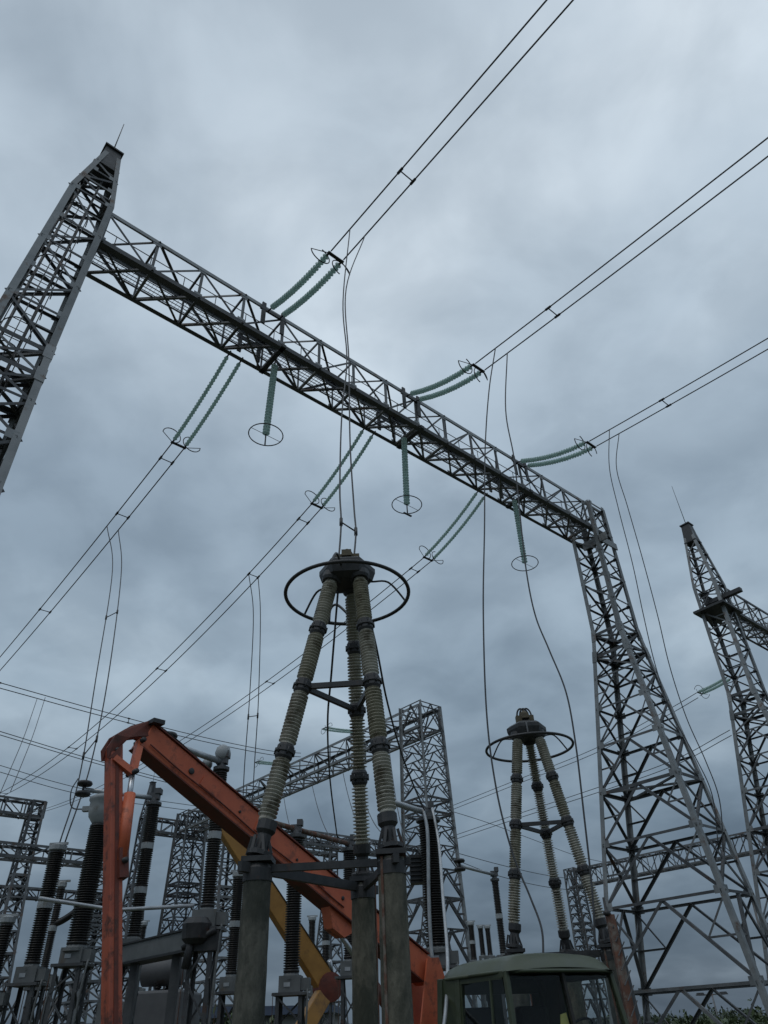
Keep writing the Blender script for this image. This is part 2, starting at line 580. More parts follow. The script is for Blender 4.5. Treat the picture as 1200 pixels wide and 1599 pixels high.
def column(root, ORG, s0, single, steel, heavy, peak=False, wleg=0.155, wbr=0.064, ladder=False, prof=prof, ztop=19.4, brace='brace', lean=0.0, dz=0.0):
    """lattice column standing at s0; single: every member an object of its own"""
    def C(ss, sn, z):
        if z <= ztop:
            a, b, c = prof(z)
        else:
            t = min((z - 19.4) / (3.2 + dz), 1)
            a, b, c = 0.57 * (1 - t) + 0.20 * t, 0.60 * (1 - t) + 0.20 * t, -0.46
        return ORG(s0 + lean * (19.4 - z) + ss * a, c + sn * b, z)
    zs_low = [0.0, 2.4, 4.6, 6.4, 8.0, 9.5, 10.8, 11.9, 12.75, ZK]
    zs_up = [ZK, 14.75, 15.85, 16.95, 18.0, ztop]
    zs_peak = [19.4, 20.2 + dz * 0.4, 20.9 + dz * 0.7, 21.5 + dz] if peak else []
    br = MB()

    def mem(name, a, b, w, xd, yd, m_=None):
        if single:
            member(name, a, b, w, xd, yd, m_ or brace, root)
        else:
            br.angle(a, b, w, xd, yd)
    for ss in (-1, 1):
        for sn in (-1, 1):
            brk = [0.0, ZK, ztop] + ([22.3 + dz] if peak else [])
            for z0, z1 in zip(brk[:-1], brk[1:]):
                member('leg', C(ss, sn, z0), C(ss, sn, z1), wleg if z1 < 21 else wleg * 0.8, D * -ss, NN * -sn, steel, root)
    faces = [((-1, -1), (1, -1), -NN), ((-1, 1), (1, 1), NN), ((-1, -1), (-1, 1), -D), ((1, -1), (1, 1), D)]
    for fi, (p, q, nrm) in enumerate(faces):
        inn = -nrm
        for zs in (zs_low, zs_up, zs_peak):
            for i in range(len(zs) - 1):
                z0, z1 = zs[i], zs[i + 1]
                off = inn * 0.02
                A0, B0, A1, B1 = C(*p, z0) + off, C(*q, z0) + off, C(*p, z1) + off, C(*q, z1) + off
                wide = (B0 - A0).length
                w = wbr if z0 > 8 else wbr * 1.25
                hz = (z1 - z0) < 1.0 and z0 < ZK
                # horizontal at the top of the panel, heavy frames at the waist
                strong = abs(z1 - ZK) < 0.01 or abs(z1 - 12.75) < 0.01 or abs(z1 - 8.0) < 0.01
                mem('strut', A1, B1, w * (1.8 if strong and z1 > 9 else 1.35 if strong else 1.0), -UP, inn, heavy if strong else brace)
                if wide > 1.9:
                    # wide panel: K bracing to the middle of the upper horizontal, with secondaries
                    Mi = (A1 + B1) / 2
                    mem('diagonal', A0 + inn * 0.015, Mi + inn * 0.015, w * 1.1, (B0 - A0).normalized(), inn, heavy)
                    mem('diagonal', B0 + inn * 0.03, Mi + inn * 0.03, w * 1.1, (A0 - B0).normalized(), inn)
                    Am, Bm = (A0 + A1) / 2, (B0 + B1) / 2
                    mem('diagonal', Am + inn * 0.045, (A0 + Mi) / 2 + inn * 0.045, w * 0.7, -UP, inn)
                    mem('diagonal', Bm + inn * 0.045, (B0 + Mi) / 2 + inn * 0.045, w * 0.7, -UP, inn)
                    mem('diagonal', A1 + inn * 0.06, (A0 + Mi) / 2 + inn * 0.06, w * 0.7, -UP, inn)
                    mem('diagonal', B1 + inn * 0.06, (B0 + Mi) / 2 + inn * 0.06, w * 0.7, -UP, inn)
                elif hz or (z0 < 12 and fi < 2):
                    mem('diagonal', A0 + inn * 0.015, B1 + inn * 0.015, w, -UP, inn, heavy)
                    mem('diagonal', B0 + inn * 0.03, A1 + inn * 0.03, w, -UP, inn)
                else:
                    if (i + fi) % 2:
                        A0, B0, A1, B1 = B0, A0, B1, A1
                    mem('diagonal', A0 + inn * 0.015, B1 + inn * 0.015, w, -UP, inn)
                    mem('diagonal', (A0 + A1) / 2 + inn * 0.03, (A0 + B1) / 2 + inn * 0.03, w * 0.7, -UP, inn)
    if single:
        X = Matrix((D, NN, UP)).transposed()
        for ss in (-1, 1):
            for sn in (-1, 1):
                for z in zs_low[1:7] + zs_up[1:] + zs_peak[1:-1]:
                    c = C(ss, sn, z)
                    k = 1.25 if z < 12 else 1.0
                    plate('gusset_plate', c - D * (ss * 0.14 * k) + NN * (sn * -0.012), (0.19 * k, 0.01, 0.17 * k), X, 'galv', root)
                    plate('gusset_plate', c - NN * (sn * 0.14 * k) + D * (ss * -0.012), (0.01, 0.19 * k, 0.17 * k), X, 'galv', root)
    # inside plan bracing at the waist frames
    for z in (12.75, ZK, 8.0):
        mem('diagonal', C(-1, -1, z - 0.06), C(1, 1, z - 0.06), wbr, D, UP)
        mem('diagonal', C(1, -1, z - 0.12), C(-1, 1, z - 0.12), wbr, D, UP)
    if not single:
        tag(br.build('bracing', brace, root), kind='stuff')
    # splice plates where the legs change slope, feet
    for ss in (-1, 1):
        for sn in (-1, 1):
            for z in (ZK - 0.1, 12.7):
                if not single:
                    continue
                c = C(ss, sn, z)
                x, y, zz = frame(C(ss, sn, z + 0.3) - C(ss, sn, z - 0.3), D)
                mm = Matrix((x, y, zz)).transposed()
                MB().box(c + D * (ss * 0.008) - NN * (sn * 0.09), (0.012, 0.2, 0.42), mm).build('splice_plate', steel, root)
                MB().box(c + NN * (sn * 0.008) - D * (ss * 0.09), (0.2, 0.012, 0.42), mm).build('splice_plate', steel, root)
            MB().box(C(ss, sn, 0.0) + UP * 0.1, (0.7, 0.7, 0.32), taper=0.8).build('footing', 'concrete', root)
    if peak:
        cap = MB()
        c = ORG(s0 - lean * 2.4, -0.46, dz)
        X = Matrix((D, NN, UP)).transposed()
        cap.box(c + UP * 22.05, (0.60, 0.60, 1.1), X, 0.72)
        cap.box(c + UP * 22.62, (0.54, 0.54, 0.06), X)
        cap.box(c + UP * 21.47, (0.66, 0.66, 0.06), X)
        cap.build('peak_cap', 'dark', root)
        rod = MB().tube([c + UP * 22.6, c + UP * (24.6 if peak == 1 else 25.4)], 0.022, 6, r2=0.012)
        rod.build('lightning_rod', heavy, root)
    if ladder:
        l = MB()
        base = lambda z: ORG(s0 - 0.15 + lean * (19.4 - z), -0.5, z)
        for k in (-0.2, 0.2):
            l.bar(base(2.5) + D * k, base(22) + D * k, 0.03, 0.05)
        z = 2.6
        while z < 21.9:
            l.tube([base(z) - D * 0.2, base(z) + D * 0.2], 0.011, 5)
            z += 0.3
        z = 4.5
        while z < 19:
            pts = [base(z) + D * (0.33 * math.cos(a)) + NN * (0.55 * math.sin(a)) for a in [math.pi * k / 10 for k in range(11)]]
            l.tube(pts, 0.014, 5)
            z += 0.8
        for k in range(5):
            a = math.pi * (k + 1) / 6
            o = D * (0.33 * math.cos(a)) + NN * (0.55 * math.sin(a))
            l.tube([base(4.5) + o, base(18.9) + o], 0.012, 5)
        l.build('caged_ladder', 'galv_dark', root)


def beam(root, ORG, s0, s1, single, steel, heavy, npan, wch=0.13, wbr=0.065, walkway=True, BN=BEAM_N, Z_TOP=19.4, brace='brace'):
    nn0, nn1 = BN
    br = MB()

    def mem(name, a, b, w, xd, yd, m_=None):
        if single:
            member(name, a, b, w, xd, yd, m_ or brace, root)
        else:
            br.angle(a, b, w, xd, yd)
    for nv, sn in ((nn0, 1), (nn1, -1)):
        for z, sz in ((Z_BOT, 1), (Z_TOP, -1)):
            member('chord', ORG(s0, nv, z), ORG(s1, nv, z), wch * (1.25 if z == Z_BOT and sn > 0 else 1), (ORG(0, -sn, 0) - ORG(0, 0, 0)), UP * sz, heavy if z == Z_BOT else steel, root)
    ds = (s1 - s0) / npan
    for i in range(npan + 1):
        s = s0 + i * ds
        for nv, sn in ((nn0, 1), (nn1, -1)):
            mem('strut', ORG(s, nv - sn * 0.02, Z_BOT + 0.02), ORG(s, nv - sn * 0.02, Z_TOP - 0.02), wbr, D, NN * -sn)
        for z, sz in ((Z_BOT, 1), (Z_TOP, -1)):
            mem('strut', ORG(s, nn0 - 0.02, z + sz * 0.02), ORG(s, nn1 + 0.02, z + sz * 0.02), wbr * 1.1, D, UP * sz)
        if single:
            X = Matrix((D, NN, UP)).transposed()
            for nv, sn in ((nn0, 1), (nn1, -1)):
                plate('gusset_plate', ORG(s, nv - sn * 0.012, Z_TOP - 0.14), (0.24, 0.01, 0.17), X, 'galv', root)
                plate('gusset_plate', ORG(s, nv - sn * 0.012, Z_BOT + 0.17), (0.24, 0.01, 0.17), X, 'galv', root)
        if i == npan:
            break
        e = s + ds
        for nv, sn in ((nn0, 1), (nn1, -1)):
            o = nv - sn * 0.035
            if i % 2:
                mem('diagonal', ORG(s, o, Z_BOT + 0.04), ORG(e, o, Z_TOP - 0.04), wbr, -UP, NN * -sn)
            else:
                mem('diagonal', ORG(s, o, Z_TOP - 0.04), ORG(e, o, Z_BOT + 0.04), wbr, -UP, NN * -sn)
        zb = Z_BOT + 0.035
        mem('diagonal', ORG(s, nn0, zb), ORG(e, nn1, zb), wbr, D, UP)
        mem('diagonal', ORG(s, nn1, zb + 0.02), ORG(e, nn0, zb + 0.02), wbr, D, UP)
        zt = Z_TOP - 0.035
        if i % 2:
            mem('diagonal', ORG(s, nn0, zt), ORG(e, nn1, zt), wbr, D, -UP)
        else:
            mem('diagonal', ORG(s, nn1, zt), ORG(e, nn0, zt), wbr, D, -UP)
    if not single:
        tag(br.build('bracing', brace, root), kind='stuff')
    if walkway:
        w = MB()
        zw = Z_BOT + 0.14
        for k in range(4):
            nv = -0.45 - 0.11 * k
            w.bar(ORG(s0, nv, zw), ORG(s1, nv, zw), 0.006, 0.035, UP)
        s = s0
        while s < s1:
            w.bar(ORG(s, -0.40, zw + 0.012), ORG(s, -0.83, zw + 0.012), 0.006, 0.012, UP)
            s += 0.11
        for nv in (-0.39, -0.84):
            w.bar(ORG(s0, nv, zw), ORG(s1, nv, zw), 0.025, 0.05, UP)
        tag(w.build('walkway_grating', 'galv_dark', root), 'open steel grating walkway inside the beam')
        h = MB()
        for nv in (-0.36,):
            for z in (Z_BOT + 0.6, Z_BOT + 1.05):
                h.tube([ORG(s0, nv, z), ORG(s1, nv, z)], 0.014, 5)
            s = s0 + 0.4
            while s < s1:
                h.tube([ORG(s, nv, zw), ORG(s, nv, Z_BOT + 1.05)], 0.013, 5)
                s += 1.0
        h.build('handrail', 'galv_dark', root)


# the main gantry that fills the picture
gan = thing('portal_gantry', W(10.2, -0.5, 0), 'large lattice steel gantry spanning the picture, lightning peak on its left column', 'gantry')
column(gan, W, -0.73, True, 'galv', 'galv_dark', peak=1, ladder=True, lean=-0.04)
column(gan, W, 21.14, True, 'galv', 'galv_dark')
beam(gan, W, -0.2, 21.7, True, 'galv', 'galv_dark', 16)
# bearing brackets for the strings
XD = Matrix((D, NN, UP)).transposed()


def bracket(c, size, root, m_='dark', name='string_bracket'):
    MB().box(c, size, XD).build(name, m_, root)


for s in (4.6, 10.2, 15.9):
    for nv in (0.06, -1.28):
        bracket(W(s - 0.05, nv, 18.95), (0.13, 0.05, 0.96), gan)
        bracket(W(s + 0.62, nv, 18.95), (0.13, 0.05, 0.96), gan)
        bracket(W(s + 0.28, nv, 19.15), (0.9, 0.06, 0.12), gan)
    bracket(W(s + 0.75, -0.6, 18.06), (0.14, 1.3, 0.12), gan)
bracket(W(20.62, -0.1, 17.45), (0.05, 1.15, 0.34), gan, 'galv', 'bearing_plate')
bracket(W(21.15, 0.18, 17.45), (1.2, 0.05, 0.30), gan, 'galv', 'bearing_plate')


# ------------------------------------------------------------------ insulator strings and conductors
def disc_string(mb, pts, r=0.125, pitch=0.115):
    """cap-and-pin discs strung along a gently curved path"""
    pts = [V(p) for p in pts]
    seg = [(p, q, (q - p).length) for p, q in zip(pts[:-1], pts[1:])]
    L = sum(x[2] for x in seg)
    n = max(2, int(round(L / pitch)))
    for i in range(n):
        t = L * i / n
        for p, q, l in seg:
            if t <= l:
                break
            t -= l
        ax = (q - p).normalized()
        a = p + ax * t
        k = L / n
        mb.lathe(a, a + ax, [(-0.004, 0.045), (k * 0.18, 0.055), (k * 0.36, r * 0.8), (k * 0.52, r), (k * 0.68, r * 0.97), (k * 0.80, 0.055), (k + 0.004, 0.045)], 12)


def sagged(a, b, sag, n=7):
    return curve(a, b, sag, n)


def tension_set(label, a, b, ring_r=0.30, sag=0.12, group=None, r=0.125):
    """twin tension string from beam bracket a to yoke b"""
    root = thing('tension_insulator_string', a, label, 'insulator', group)
    ax = (b - a).normalized()
    side = D if abs(ax.dot(D)) < 0.6 else NN
    for k in (0.0, 0.42):
        o = side * k
        ds = MB()
        pts = sagged(a + o + ax * 0.22, b + o - ax * 0.12, sag, 5)
        disc_string(ds, pts, r)
        ds.build('glass_disc_string', 'glass_disc', root)
        MB().tube([a + o, a + o + ax * 0.25], 0.025, 6).build('end_fitting', 'dark', root)
        MB().tube([b + o - ax * 0.14, b + o + ax * 0.05], 0.03, 6).build('end_fitting', 'dark', root)
        rg = MB()
        x, y, z = frame(ax, UP)
        rg.ring(b + o - ax * 0.22 + side * (-0.14 if k == 0 else 0.14), ax + UP * 0.25, ring_r, 0.016, 22, 6, 0.72 if k else 0.72, ref=side * (1 if k else -1))
        rg.tube([b + o, b + o - ax * 0.22 + side * (-0.14 + (0.28 if k else 0)) - side * (ring_r * (-1 if k else 1))], 0.012, 5)
        rg.build('arcing_ring', 'dark', root)
    y = MB()
    y.bar(b - side * 0.05, b + side * 0.47, 0.09, 0.03, UP)
    y.build('yoke_plate', 'dark', root)
    return root


def twin(label, p1, p2, r=0.020, spacers=(), group=None, name='twin_conductor'):
    """two parallel wires given as point lists, with spacers at the given indices"""
    root = thing(name, p1[0], label, 'conductor', group)
    for p in (p1, p2):
        MB().tube(p, r, 6).build('wire', 'wire', root)
    for k in spacers:
        a, b = V(p1[k]), V(p2[k])
        s = MB()
        s.tube([a, b], r * 0.9, 5)
        for q in (a, b):
            dd = (V(p1[min(k + 1, len(p1) - 1)]) - V(p1[k - 1])).normalized()
            s.tube([q - dd * 0.09, q + dd * 0.09], r * 1.9, 6)
        s.build('spacer', 'dark', root)
    return root


def single(label, pts, r=0.02, group=None, name='conductor', material='wire'):
    o = MB().tube(pts, r, 6).build(name, material)
    return tag(o, label, 'conductor', group)


ends = {}
pos = ('left', 'middle', 'right')
NEAR = ((4.70, 3.15, 18.42, 10.7, 18.30, 0.0), (10.30, 3.05, 18.02, 12.0, 17.32, 0.0), (16.0, 3.1, 17.98, 9.4, 17.42, 0.0))
nl = ('glass insulator pair rising to the upper right from the beam, nearest its lightning peak',
      'glass insulator pair rising to the right from the middle of the gantry beam',
      'glass insulator pair rising to the right close to the beam end without a peak')
cl = ('uppermost pair of overhead wires, leaving the picture through its top edge',
      'pair of overhead wires crossing the upper right, middle one of three pairs',
      'lowest of the three pairs of overhead wires leaving through the right edge')
for k, (s, n1_, z1, n2_, z2, _) in enumerate(NEAR):
    a, b = W(s, 0.06, 19.15), W(s, n1_, z1)
    tension_set(nl[k], a, b, group='tension strings on the camera side of the beam', r=0.095, sag=0.16)
    # conductor: through the sighted point, then on to the next gantry beyond the camera
    sl = (z2 - z1) / (n2_ - n1_)
    c2 = (0.05 - sl) / 45.0

    def zz(n):
        return z1 + sl * (n - n1_) + c2 * (n - n1_) ** 2 * 0.5
    ns = [n1_ + 0.08 + i * 1.4 for i in range(34)]
    pA = [W(s, n, zz(n)) for n in ns]
    pB = [W(s + 0.42, n, zz(n)) for n in ns]
    twin(cl[k], pA, pB, 0.019, (2, 9, 18, 27), 'overhead line pairs on the camera side')
    ends[k] = (W(s, n1_ + 0.9, zz(n1_ + 0.9)), W(s + 0.42, n1_ + 1.0, zz(n1_ + 1.0)))

FAR = ((4.30, -4.7, 17.05, -21.6, 15.95), (9.55, -4.4, 16.85, -18.3, 14.6), (15.2, -4.6, 16.9, -23.6, 15.35))
fl_ = ('glass insulator pair slanting down to the lower left, nearest the peaked column',
       'glass insulator pair slanting down to the lower left from mid beam',
       'glass insulator pair slanting down to the lower left, behind the tall ringed tripod')
fc = ('highest of the wire pairs running off to the left edge behind the beam',
      'pair of wires falling from mid beam to the crane arm elbow',
      'pair of wires passing behind the ring of the tall tripod')
far_pts = {}
for k, (s, n1_, z1, n2_, z2) in enumerate(FAR):
    a, b = W(s, -1.28, 18.3), W(s, n1_, z1)
    tension_set(fl_[k], a, b, group='tension strings on the far side of the beam', r=0.072)
    NE = -54.0
    ze = 17.4
    # parabola through start, sighted point and far end
    t2 = (n2_ - n1_) / (NE - n1_)
    chord = z1 + (ze - z1) * t2
    sag = (chord - z2) / (4 * t2 * (1 - t2))
    p = [W(s, n1_ + (NE - n1_) * i / 60, z1 + (ze - z1) * i / 60 - 4 * sag * (i / 60) * (1 - i / 60)) for i in range(61)]
    q = [x + D * 0.42 for x in p]
    twin(fc[k], p, q, 0.019, (1, 5, 14, 26, 40), 'line pairs behind the gantry')
    far_pts[k] = (p, q)

hl = ('glass insulator string hanging under the beam, leftmost of three',
      'glass insulator string hanging under the beam, middle one of three',
      'glass insulator string hanging under the beam, rightmost of three')
for k, s in enumerate((5.45, 10.65, 16.32)):
    top, bot = W(s, -0.6, 18.0), W(s - 0.10, -0.6, 14.95)
    root = thing('hanging_insulator_string', top, hl[k], 'insulator', 'strings hanging from the beam')
    d_ = MB()
    disc_string(d_, [top - UP * 0.15, bot], 0.105)
    d_.build('glass_disc_string', 'glass_disc', root)
    MB().tube([top, top - UP * 0.17], 0.025, 6).build('end_fitting', 'dark', root)
    f = MB()
    f.tube([bot, bot - UP * 0.42], 0.02, 6)
    if k == 1:
        f.bar(bot - UP * 0.4 - D * 0.16, bot - UP * 0.4 + D * 0.16, 0.05, 0.04)
    f.build('end_fitting', 'dark', root)
    rg = MB()
    rg.ring(bot - UP * 0.02, (0.05, -0.05 + 0.05 * k, 1), 0.47, 0.016, 28, 6, ref=D, sx=1.0)
    rg.tube([bot - UP * 0.02 - D * 0.47, bot - UP * 0.02 + D * 0.47], 0.008, 5)
    rg.build('grading_ring', 'dark', root)


# ------------------------------------------------------------------ ringed insulator tripods
def shed_prof(L, r_core, r_shed, n):
    p = [(0.0, r_core * 1.25), (0.05, r_core * 1.25), (0.05, r_core)]
    pitch = (L - 0.1) / n
    for i in range(n):
        t = 0.05 + i * pitch
        p += [(t + pitch * 0.12, r_core), (t + pitch * 0.40, r_shed), (t + pitch * 0.58, r_shed), (t + pitch * 0.86, r_core)]
    p += [(L - 0.05, r_core), (L - 0.05, r_core * 1.25), (L, r_core * 1.25)]
    return p


def tripod(label, feet, zf, head, zh, ring_r, post_r, hook):
    c = V((sum(f[0] for f in feet) / 3, sum(f[1] for f in feet) / 3, 0))
    root = thing('insulator_tripod', c, label, 'insulator tripod')
    hc = V((head[0], head[1], zh))
    joints = []
    for f in feet:
        foot = V((f[0], f[1], zf))
        # concrete post with a slightly uneven outline
        pm = MB()
        rows, seg_ = 30, 22
        vs = []
        for i in range(rows):
            zz_ = -0.3 + (zf + 0.1) * i / (rows - 1)
            for k in range(seg_):
                an = 2 * math.pi * k / seg_
                rr = post_r * (1.08 - 0.08 * i / rows) + random.gauss(0, 0.0022) - (random.random() < 0.03) * 0.008 - (0.02 * random.random() if i == rows - 1 else 0)
                vs.append((f[0] + rr * math.cos(an), f[1] + rr * math.sin(an), zz_))
        fs = [(i * seg_ + k, i * seg_ + (k + 1) % seg_, (i + 1) * seg_ + (k + 1) % seg_, (i + 1) * seg_ + k) for i in range(rows - 1) for k in range(seg_)]
        fs.append(tuple((rows - 1) * seg_ + k for k in range(seg_)))
        pm.add(vs, fs, True)
        # steel cap band and an earthing strap down the post
        MB().lathe((f[0], f[1], zf - 0.36), (f[0], f[1], 9), [(0, post_r * 1.03), (0.0, post_r * 1.07), (0.12, post_r * 1.07), (0.16, post_r * 0.9)], 20, False).build('cap_band', 'dark', root)
        es = (V((f[0], f[1], 0)) - c).normalized() * (post_r * 1.06)
        es = V((es.y, -es.x, 0))
        MB().bar((f[0] + es.x, f[1] + es.y, 0), (f[0] + es.x, f[1] + es.y, zf - 0.2), 0.03, 0.008, es).build('earth_strap', 'rust', root)
        pm.build('concrete_post', 'concrete', root)
        dirh = (V((f[0], f[1], 0)) - c).normalized()
        top = hc + dirh * 0.24 - UP * 0.12
        low = foot + (top - foot).normalized() * 0.17
        # foot casting
        ax = (top - foot).normalized()
        fm = MB()
        fm.box(foot - UP * 0.16, (0.31, 0.31, 0.05))
        fm.lathe(foot - UP * 0.12, top, [(0, 0.14), (0.04, 0.14), (0.07, 0.08), (0.22, 0.075), (0.26, 0.108), (0.36, 0.108)], 12, False)
        for k in range(6):
            a = k * math.pi / 3
            o = V((math.cos(a), math.sin(a), 0))
            fm.bar(foot - UP * 0.1 + o * 0.13, foot + o * 0.08 + UP * 0.08, 0.02, 0.03)
        fm.build('foot_casting', 'dark', root)
        L = (top - low).length
        u = L / 4
        js = []
        for i in range(4):
            a = low + ax * (u * i + 0.06)
            b = low + ax * (u * (i + 1) - 0.06)
            ins = MB()
            ins.lathe(a, b, shed_prof((b - a).length, 0.068, 0.106, 15), 16)
            ins.build('porcelain_unit', 'porc', root)
            fg = MB()
            j = low + ax * (u * (i + 1))
            if i < 3:
                fg.lathe(j - ax * 0.09, j + ax, [(0, 0.088), (0.03, 0.104), (0.07, 0.104), (0.075, 0.12), (0.105, 0.12), (0.11, 0.104), (0.15, 0.104), (0.18, 0.088)], 14, False)
                for q in range(6):
                    a_ = q * math.pi / 3
                    x, y, z = frame(ax)
                    fg.tube([j + (x * math.cos(a_) + y * math.sin(a_)) * 0.112 - ax * 0.04, j + (x * math.cos(a_) + y * math.sin(a_)) * 0.112 + ax * 0.04], 0.012, 5)
                fg.build('flange_joint', 'dark', root)
                js.append(j)
            else:
                fg.lathe(j - ax * 0.06, j + ax, [(0, 0.12), (0.04, 0.14), (0.12, 0.14)], 14, False)
                fg.build('flange_joint', 'dark', root)
        joints.append(js)
    # tie bars at the middle joints
    for i in range(3):
        a, b = joints[i][1], joints[(i + 1) % 3][1]
        MB().bar(a, b, 0.05, 0.065, UP).build('tie_bar', 'dark', root)
        a, b = V((*feet[i], zf - 0.24)), V((*feet[(i + 1) % 3], zf - 0.24))
        e = (b - a).normalized() * (0.2 + 0.03 * i)
        MB().bar(a - e, b + e, 0.06, 0.07 + 0.012 * i, UP).build('base_channel', 'dark', root)
    # head
    hd = MB()
    hd.lathe(hc - UP * 0.16, hc + UP, [(0, 0.24), (0.05, 0.36), (0.17, 0.40), (0.24, 0.40), (0.29, 0.33), (0.31, 0.17), (0.36, 0.15), (0.38, 0.09), (0.44, 0.08)], 6, False)
    hd.build('head_plate', 'dark', root)
    cp = MB()
    cp.box(hc + UP * 0.26, (0.36, 0.12, 0.14))
    cp.box(hc + UP * 0.30, (0.14, 0.3, 0.1))
    cp.lathe(hc + UP * 0.24, hc + UP, [(0, 0.07), (0.12, 0.09), (0.16, 0.07), (0.20, 0.03)], 10)
    cp.build('terminal_clamp', 'clamp', root)
    # ring with its brackets
    rc = hc - UP * 0.32
    rg = MB().ring(rc, UP, ring_r, 0.026, 64, 10)
    rgo = rg.build('grading_ring', 'dark', root)
    for k in range(3):
        a = 0.35 + k * 2.1
        o = V((math.cos(a), math.sin(a), 0))
        p = smooth_path([hc + o * 0.36 - UP * 0.05, hc + o * (ring_r * 0.72) - UP * 0.02, rc + o * (ring_r * 0.98) + UP * 0.06, rc + o * ring_r], 5)
        MB().tube(p, 0.016, 6).build('ring_bracket', 'dark', root, rgo)
    if hook:
        h = MB()
        for k in (-0.06, 0.06, 0.0):
            h.tube(smooth_path([hc + V((k - 0.1, 0.03, 0.22)), hc + V((k - 0.07, 0, 0.42)), hc + V((k, 0, 0.49)), hc + V((k + 0.07, 0, 0.42)), hc + V((k + 0.10, -0.03, 0.22))], 5), 0.018, 6)
        h.build('lifting_loops', 'dark', root)
    else:
        h = MB()
        q = rc + V((-0.33, 0.78, 0))
        h.tube(smooth_path([q, q + V((0.02, 0, 0.22)), q + V((0.12, -0.02, 0.28)), q + V((0.3, -0.1, 0.06))], 5), 0.02, 6)
        h.build('wire_loop', 'dark', root)
    return hc


T1 = tripod('tall ringed porcelain tripod on three concrete posts in the centre foreground',
            [(-1.49, 7.98), (-0.10, 7.95), (-0.47, 9.42)], 3.28, (-0.57, 8.47), 6.88, 0.86, 0.142, False)
T2 = tripod('smaller looking ringed porcelain tripod rising behind the green truck cab',
            [(1.84, 13.85), (3.38, 13.75), (2.98, 15.2)], 2.82, (2.68, 14.05), 6.42, 0.86, 0.142, True)

# droppers from the near conductors
e = ends[0]
# (pixel paths sighted between the conductor and the tripod head, stepping in distance)


def drop(pix, d0, d1, start=None, end=None):
    n = len(pix)
    pts = [at(x, y, d0 + (d1 - d0) * i / (n - 1)) for i, (x, y) in enumerate(pix)]
    if start is not None: pts[0] = start
    if end is not None: pts[-1] = end
    return smooth_path(pts, 8)


dA = math.hypot(e[0].x, e[0].y)
p1 = drop([(535, 385), (536, 470), (542, 560), (534, 650), (531, 760), (533, 815), (536, 862)], dA, 8.47, e[0], T1 + V((-0.12, 0, 0.28)))
p2 = drop([(550, 390), (541, 450), (545, 560), (547, 690), (553, 790), (556, 830), (558, 862)], dA, 8.47, e[1], T1 + V((0.10, 0, 0.28)))
twin('pair of wires dropping straight from the uppermost line onto the tall tripod', p1, p2, 0.014, (40,), name='dropper_wires')

single('thin wire hanging from the head inside the tall tripod', smooth_path([T1 + V((-0.14, 0.1, -0.2)), at(518, 1050, 9.2), at(512, 1130, 10.5), at(516, 1220, 13), at(527, 1308, 16.8)], 6), 0.016, name='slack_wire')
single('wire falling from the tall tripod head to the pale arm beside the right leg', smooth_path([T1 + V((0.2, 0.15, -0.1)), at(588, 1010, 9.3), at(606, 1100, 10.6), at(632, 1190, 12.8), at(664, 1268, 15.4)], 6), 0.016, name='slack_wire')

e = ends[1]
d2_ = math.hypot(e[0].x, e[0].y)
p1 = drop([(768, 575), (764, 610), (758, 700), (757, 820), (755, 950), (760, 1110), (775, 1230), (800, 1330), (828, 1400), (846, 1450), (849, 1500)], d2_, 13.2, e[0])
single('long slack wire hanging from the middle line, left of the smaller tripod', p1, 0.017, name='slack_wire')
p1 = drop([(783, 572), (790, 640), (803, 715), (812, 800), (822, 890), (836, 960), (858, 1015), (884, 1080), (899, 1160), (912, 1270), (925, 1390), (930, 1480)], d2_, 13.6, e[1])
single('long slack wire hanging from the middle line, right of the smaller tripod', p1, 0.017, name='slack_wire')

e = ends[2]
d3_ = math.hypot(e[0].x, e[0].y)
p1 = drop([(947, 690), (952, 730), (965, 790), (988, 880), (1005, 960), (1024, 1040), (1048, 1110), (1085, 1180), (1112, 1240), (1122, 1320)], d3_, 20.5, e[0])
p2 = drop([(958, 686), (963, 730), (980, 790), (1003, 870), (1027, 960), (1046, 1040), (1072, 1120), (1103, 1190), (1124, 1250), (1130, 1330)], d3_, 20.5, e[1])
twin('pair of wires dropping beside the right lattice column of the gantry', p1, p2, 0.014, (), name='dropper_wires')


# ------------------------------------------------------------------ further gantries
def row2(s, n, z):
    return P0 + D * s + NN * (n - 56.5) + UP * z


g2 = thing('portal_gantry', W(31.5, -0.5, 0), 'lattice gantry at the right edge with a tall lightning rod on its peak', 'gantry')
column(g2, W, 31.55, True, 'galv', 'galv_dark', peak=2, wleg=0.16, dz=0.6)
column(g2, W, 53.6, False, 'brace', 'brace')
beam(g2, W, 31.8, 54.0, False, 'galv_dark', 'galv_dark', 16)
bracket(W(31.3, 0.1, 18.4), (0.25, 1.9, 0.2), g2, 'dark', 'side_arm')
bracket(W(31.6, -0.5, 17.9), (2.0, 1.6, 0.12), g2, 'dark', 'service_platform')

g3 = thing('portal_gantry', row2(6, -0.5, 0), 'distant lattice gantry at the left edge, its beam ending above two dark insulators', 'gantry')
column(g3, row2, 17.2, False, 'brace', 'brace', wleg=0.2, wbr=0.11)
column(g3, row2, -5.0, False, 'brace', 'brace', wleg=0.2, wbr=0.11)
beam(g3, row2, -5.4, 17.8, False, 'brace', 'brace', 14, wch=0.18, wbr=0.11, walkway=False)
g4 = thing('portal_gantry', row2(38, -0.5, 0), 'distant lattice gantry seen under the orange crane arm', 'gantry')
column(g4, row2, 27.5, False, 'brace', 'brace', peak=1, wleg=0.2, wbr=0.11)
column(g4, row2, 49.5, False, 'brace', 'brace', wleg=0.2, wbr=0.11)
beam(g4, row2, 27.2, 50.0, False, 'brace', 'brace', 14, wch=0.18, wbr=0.11, walkway=False)


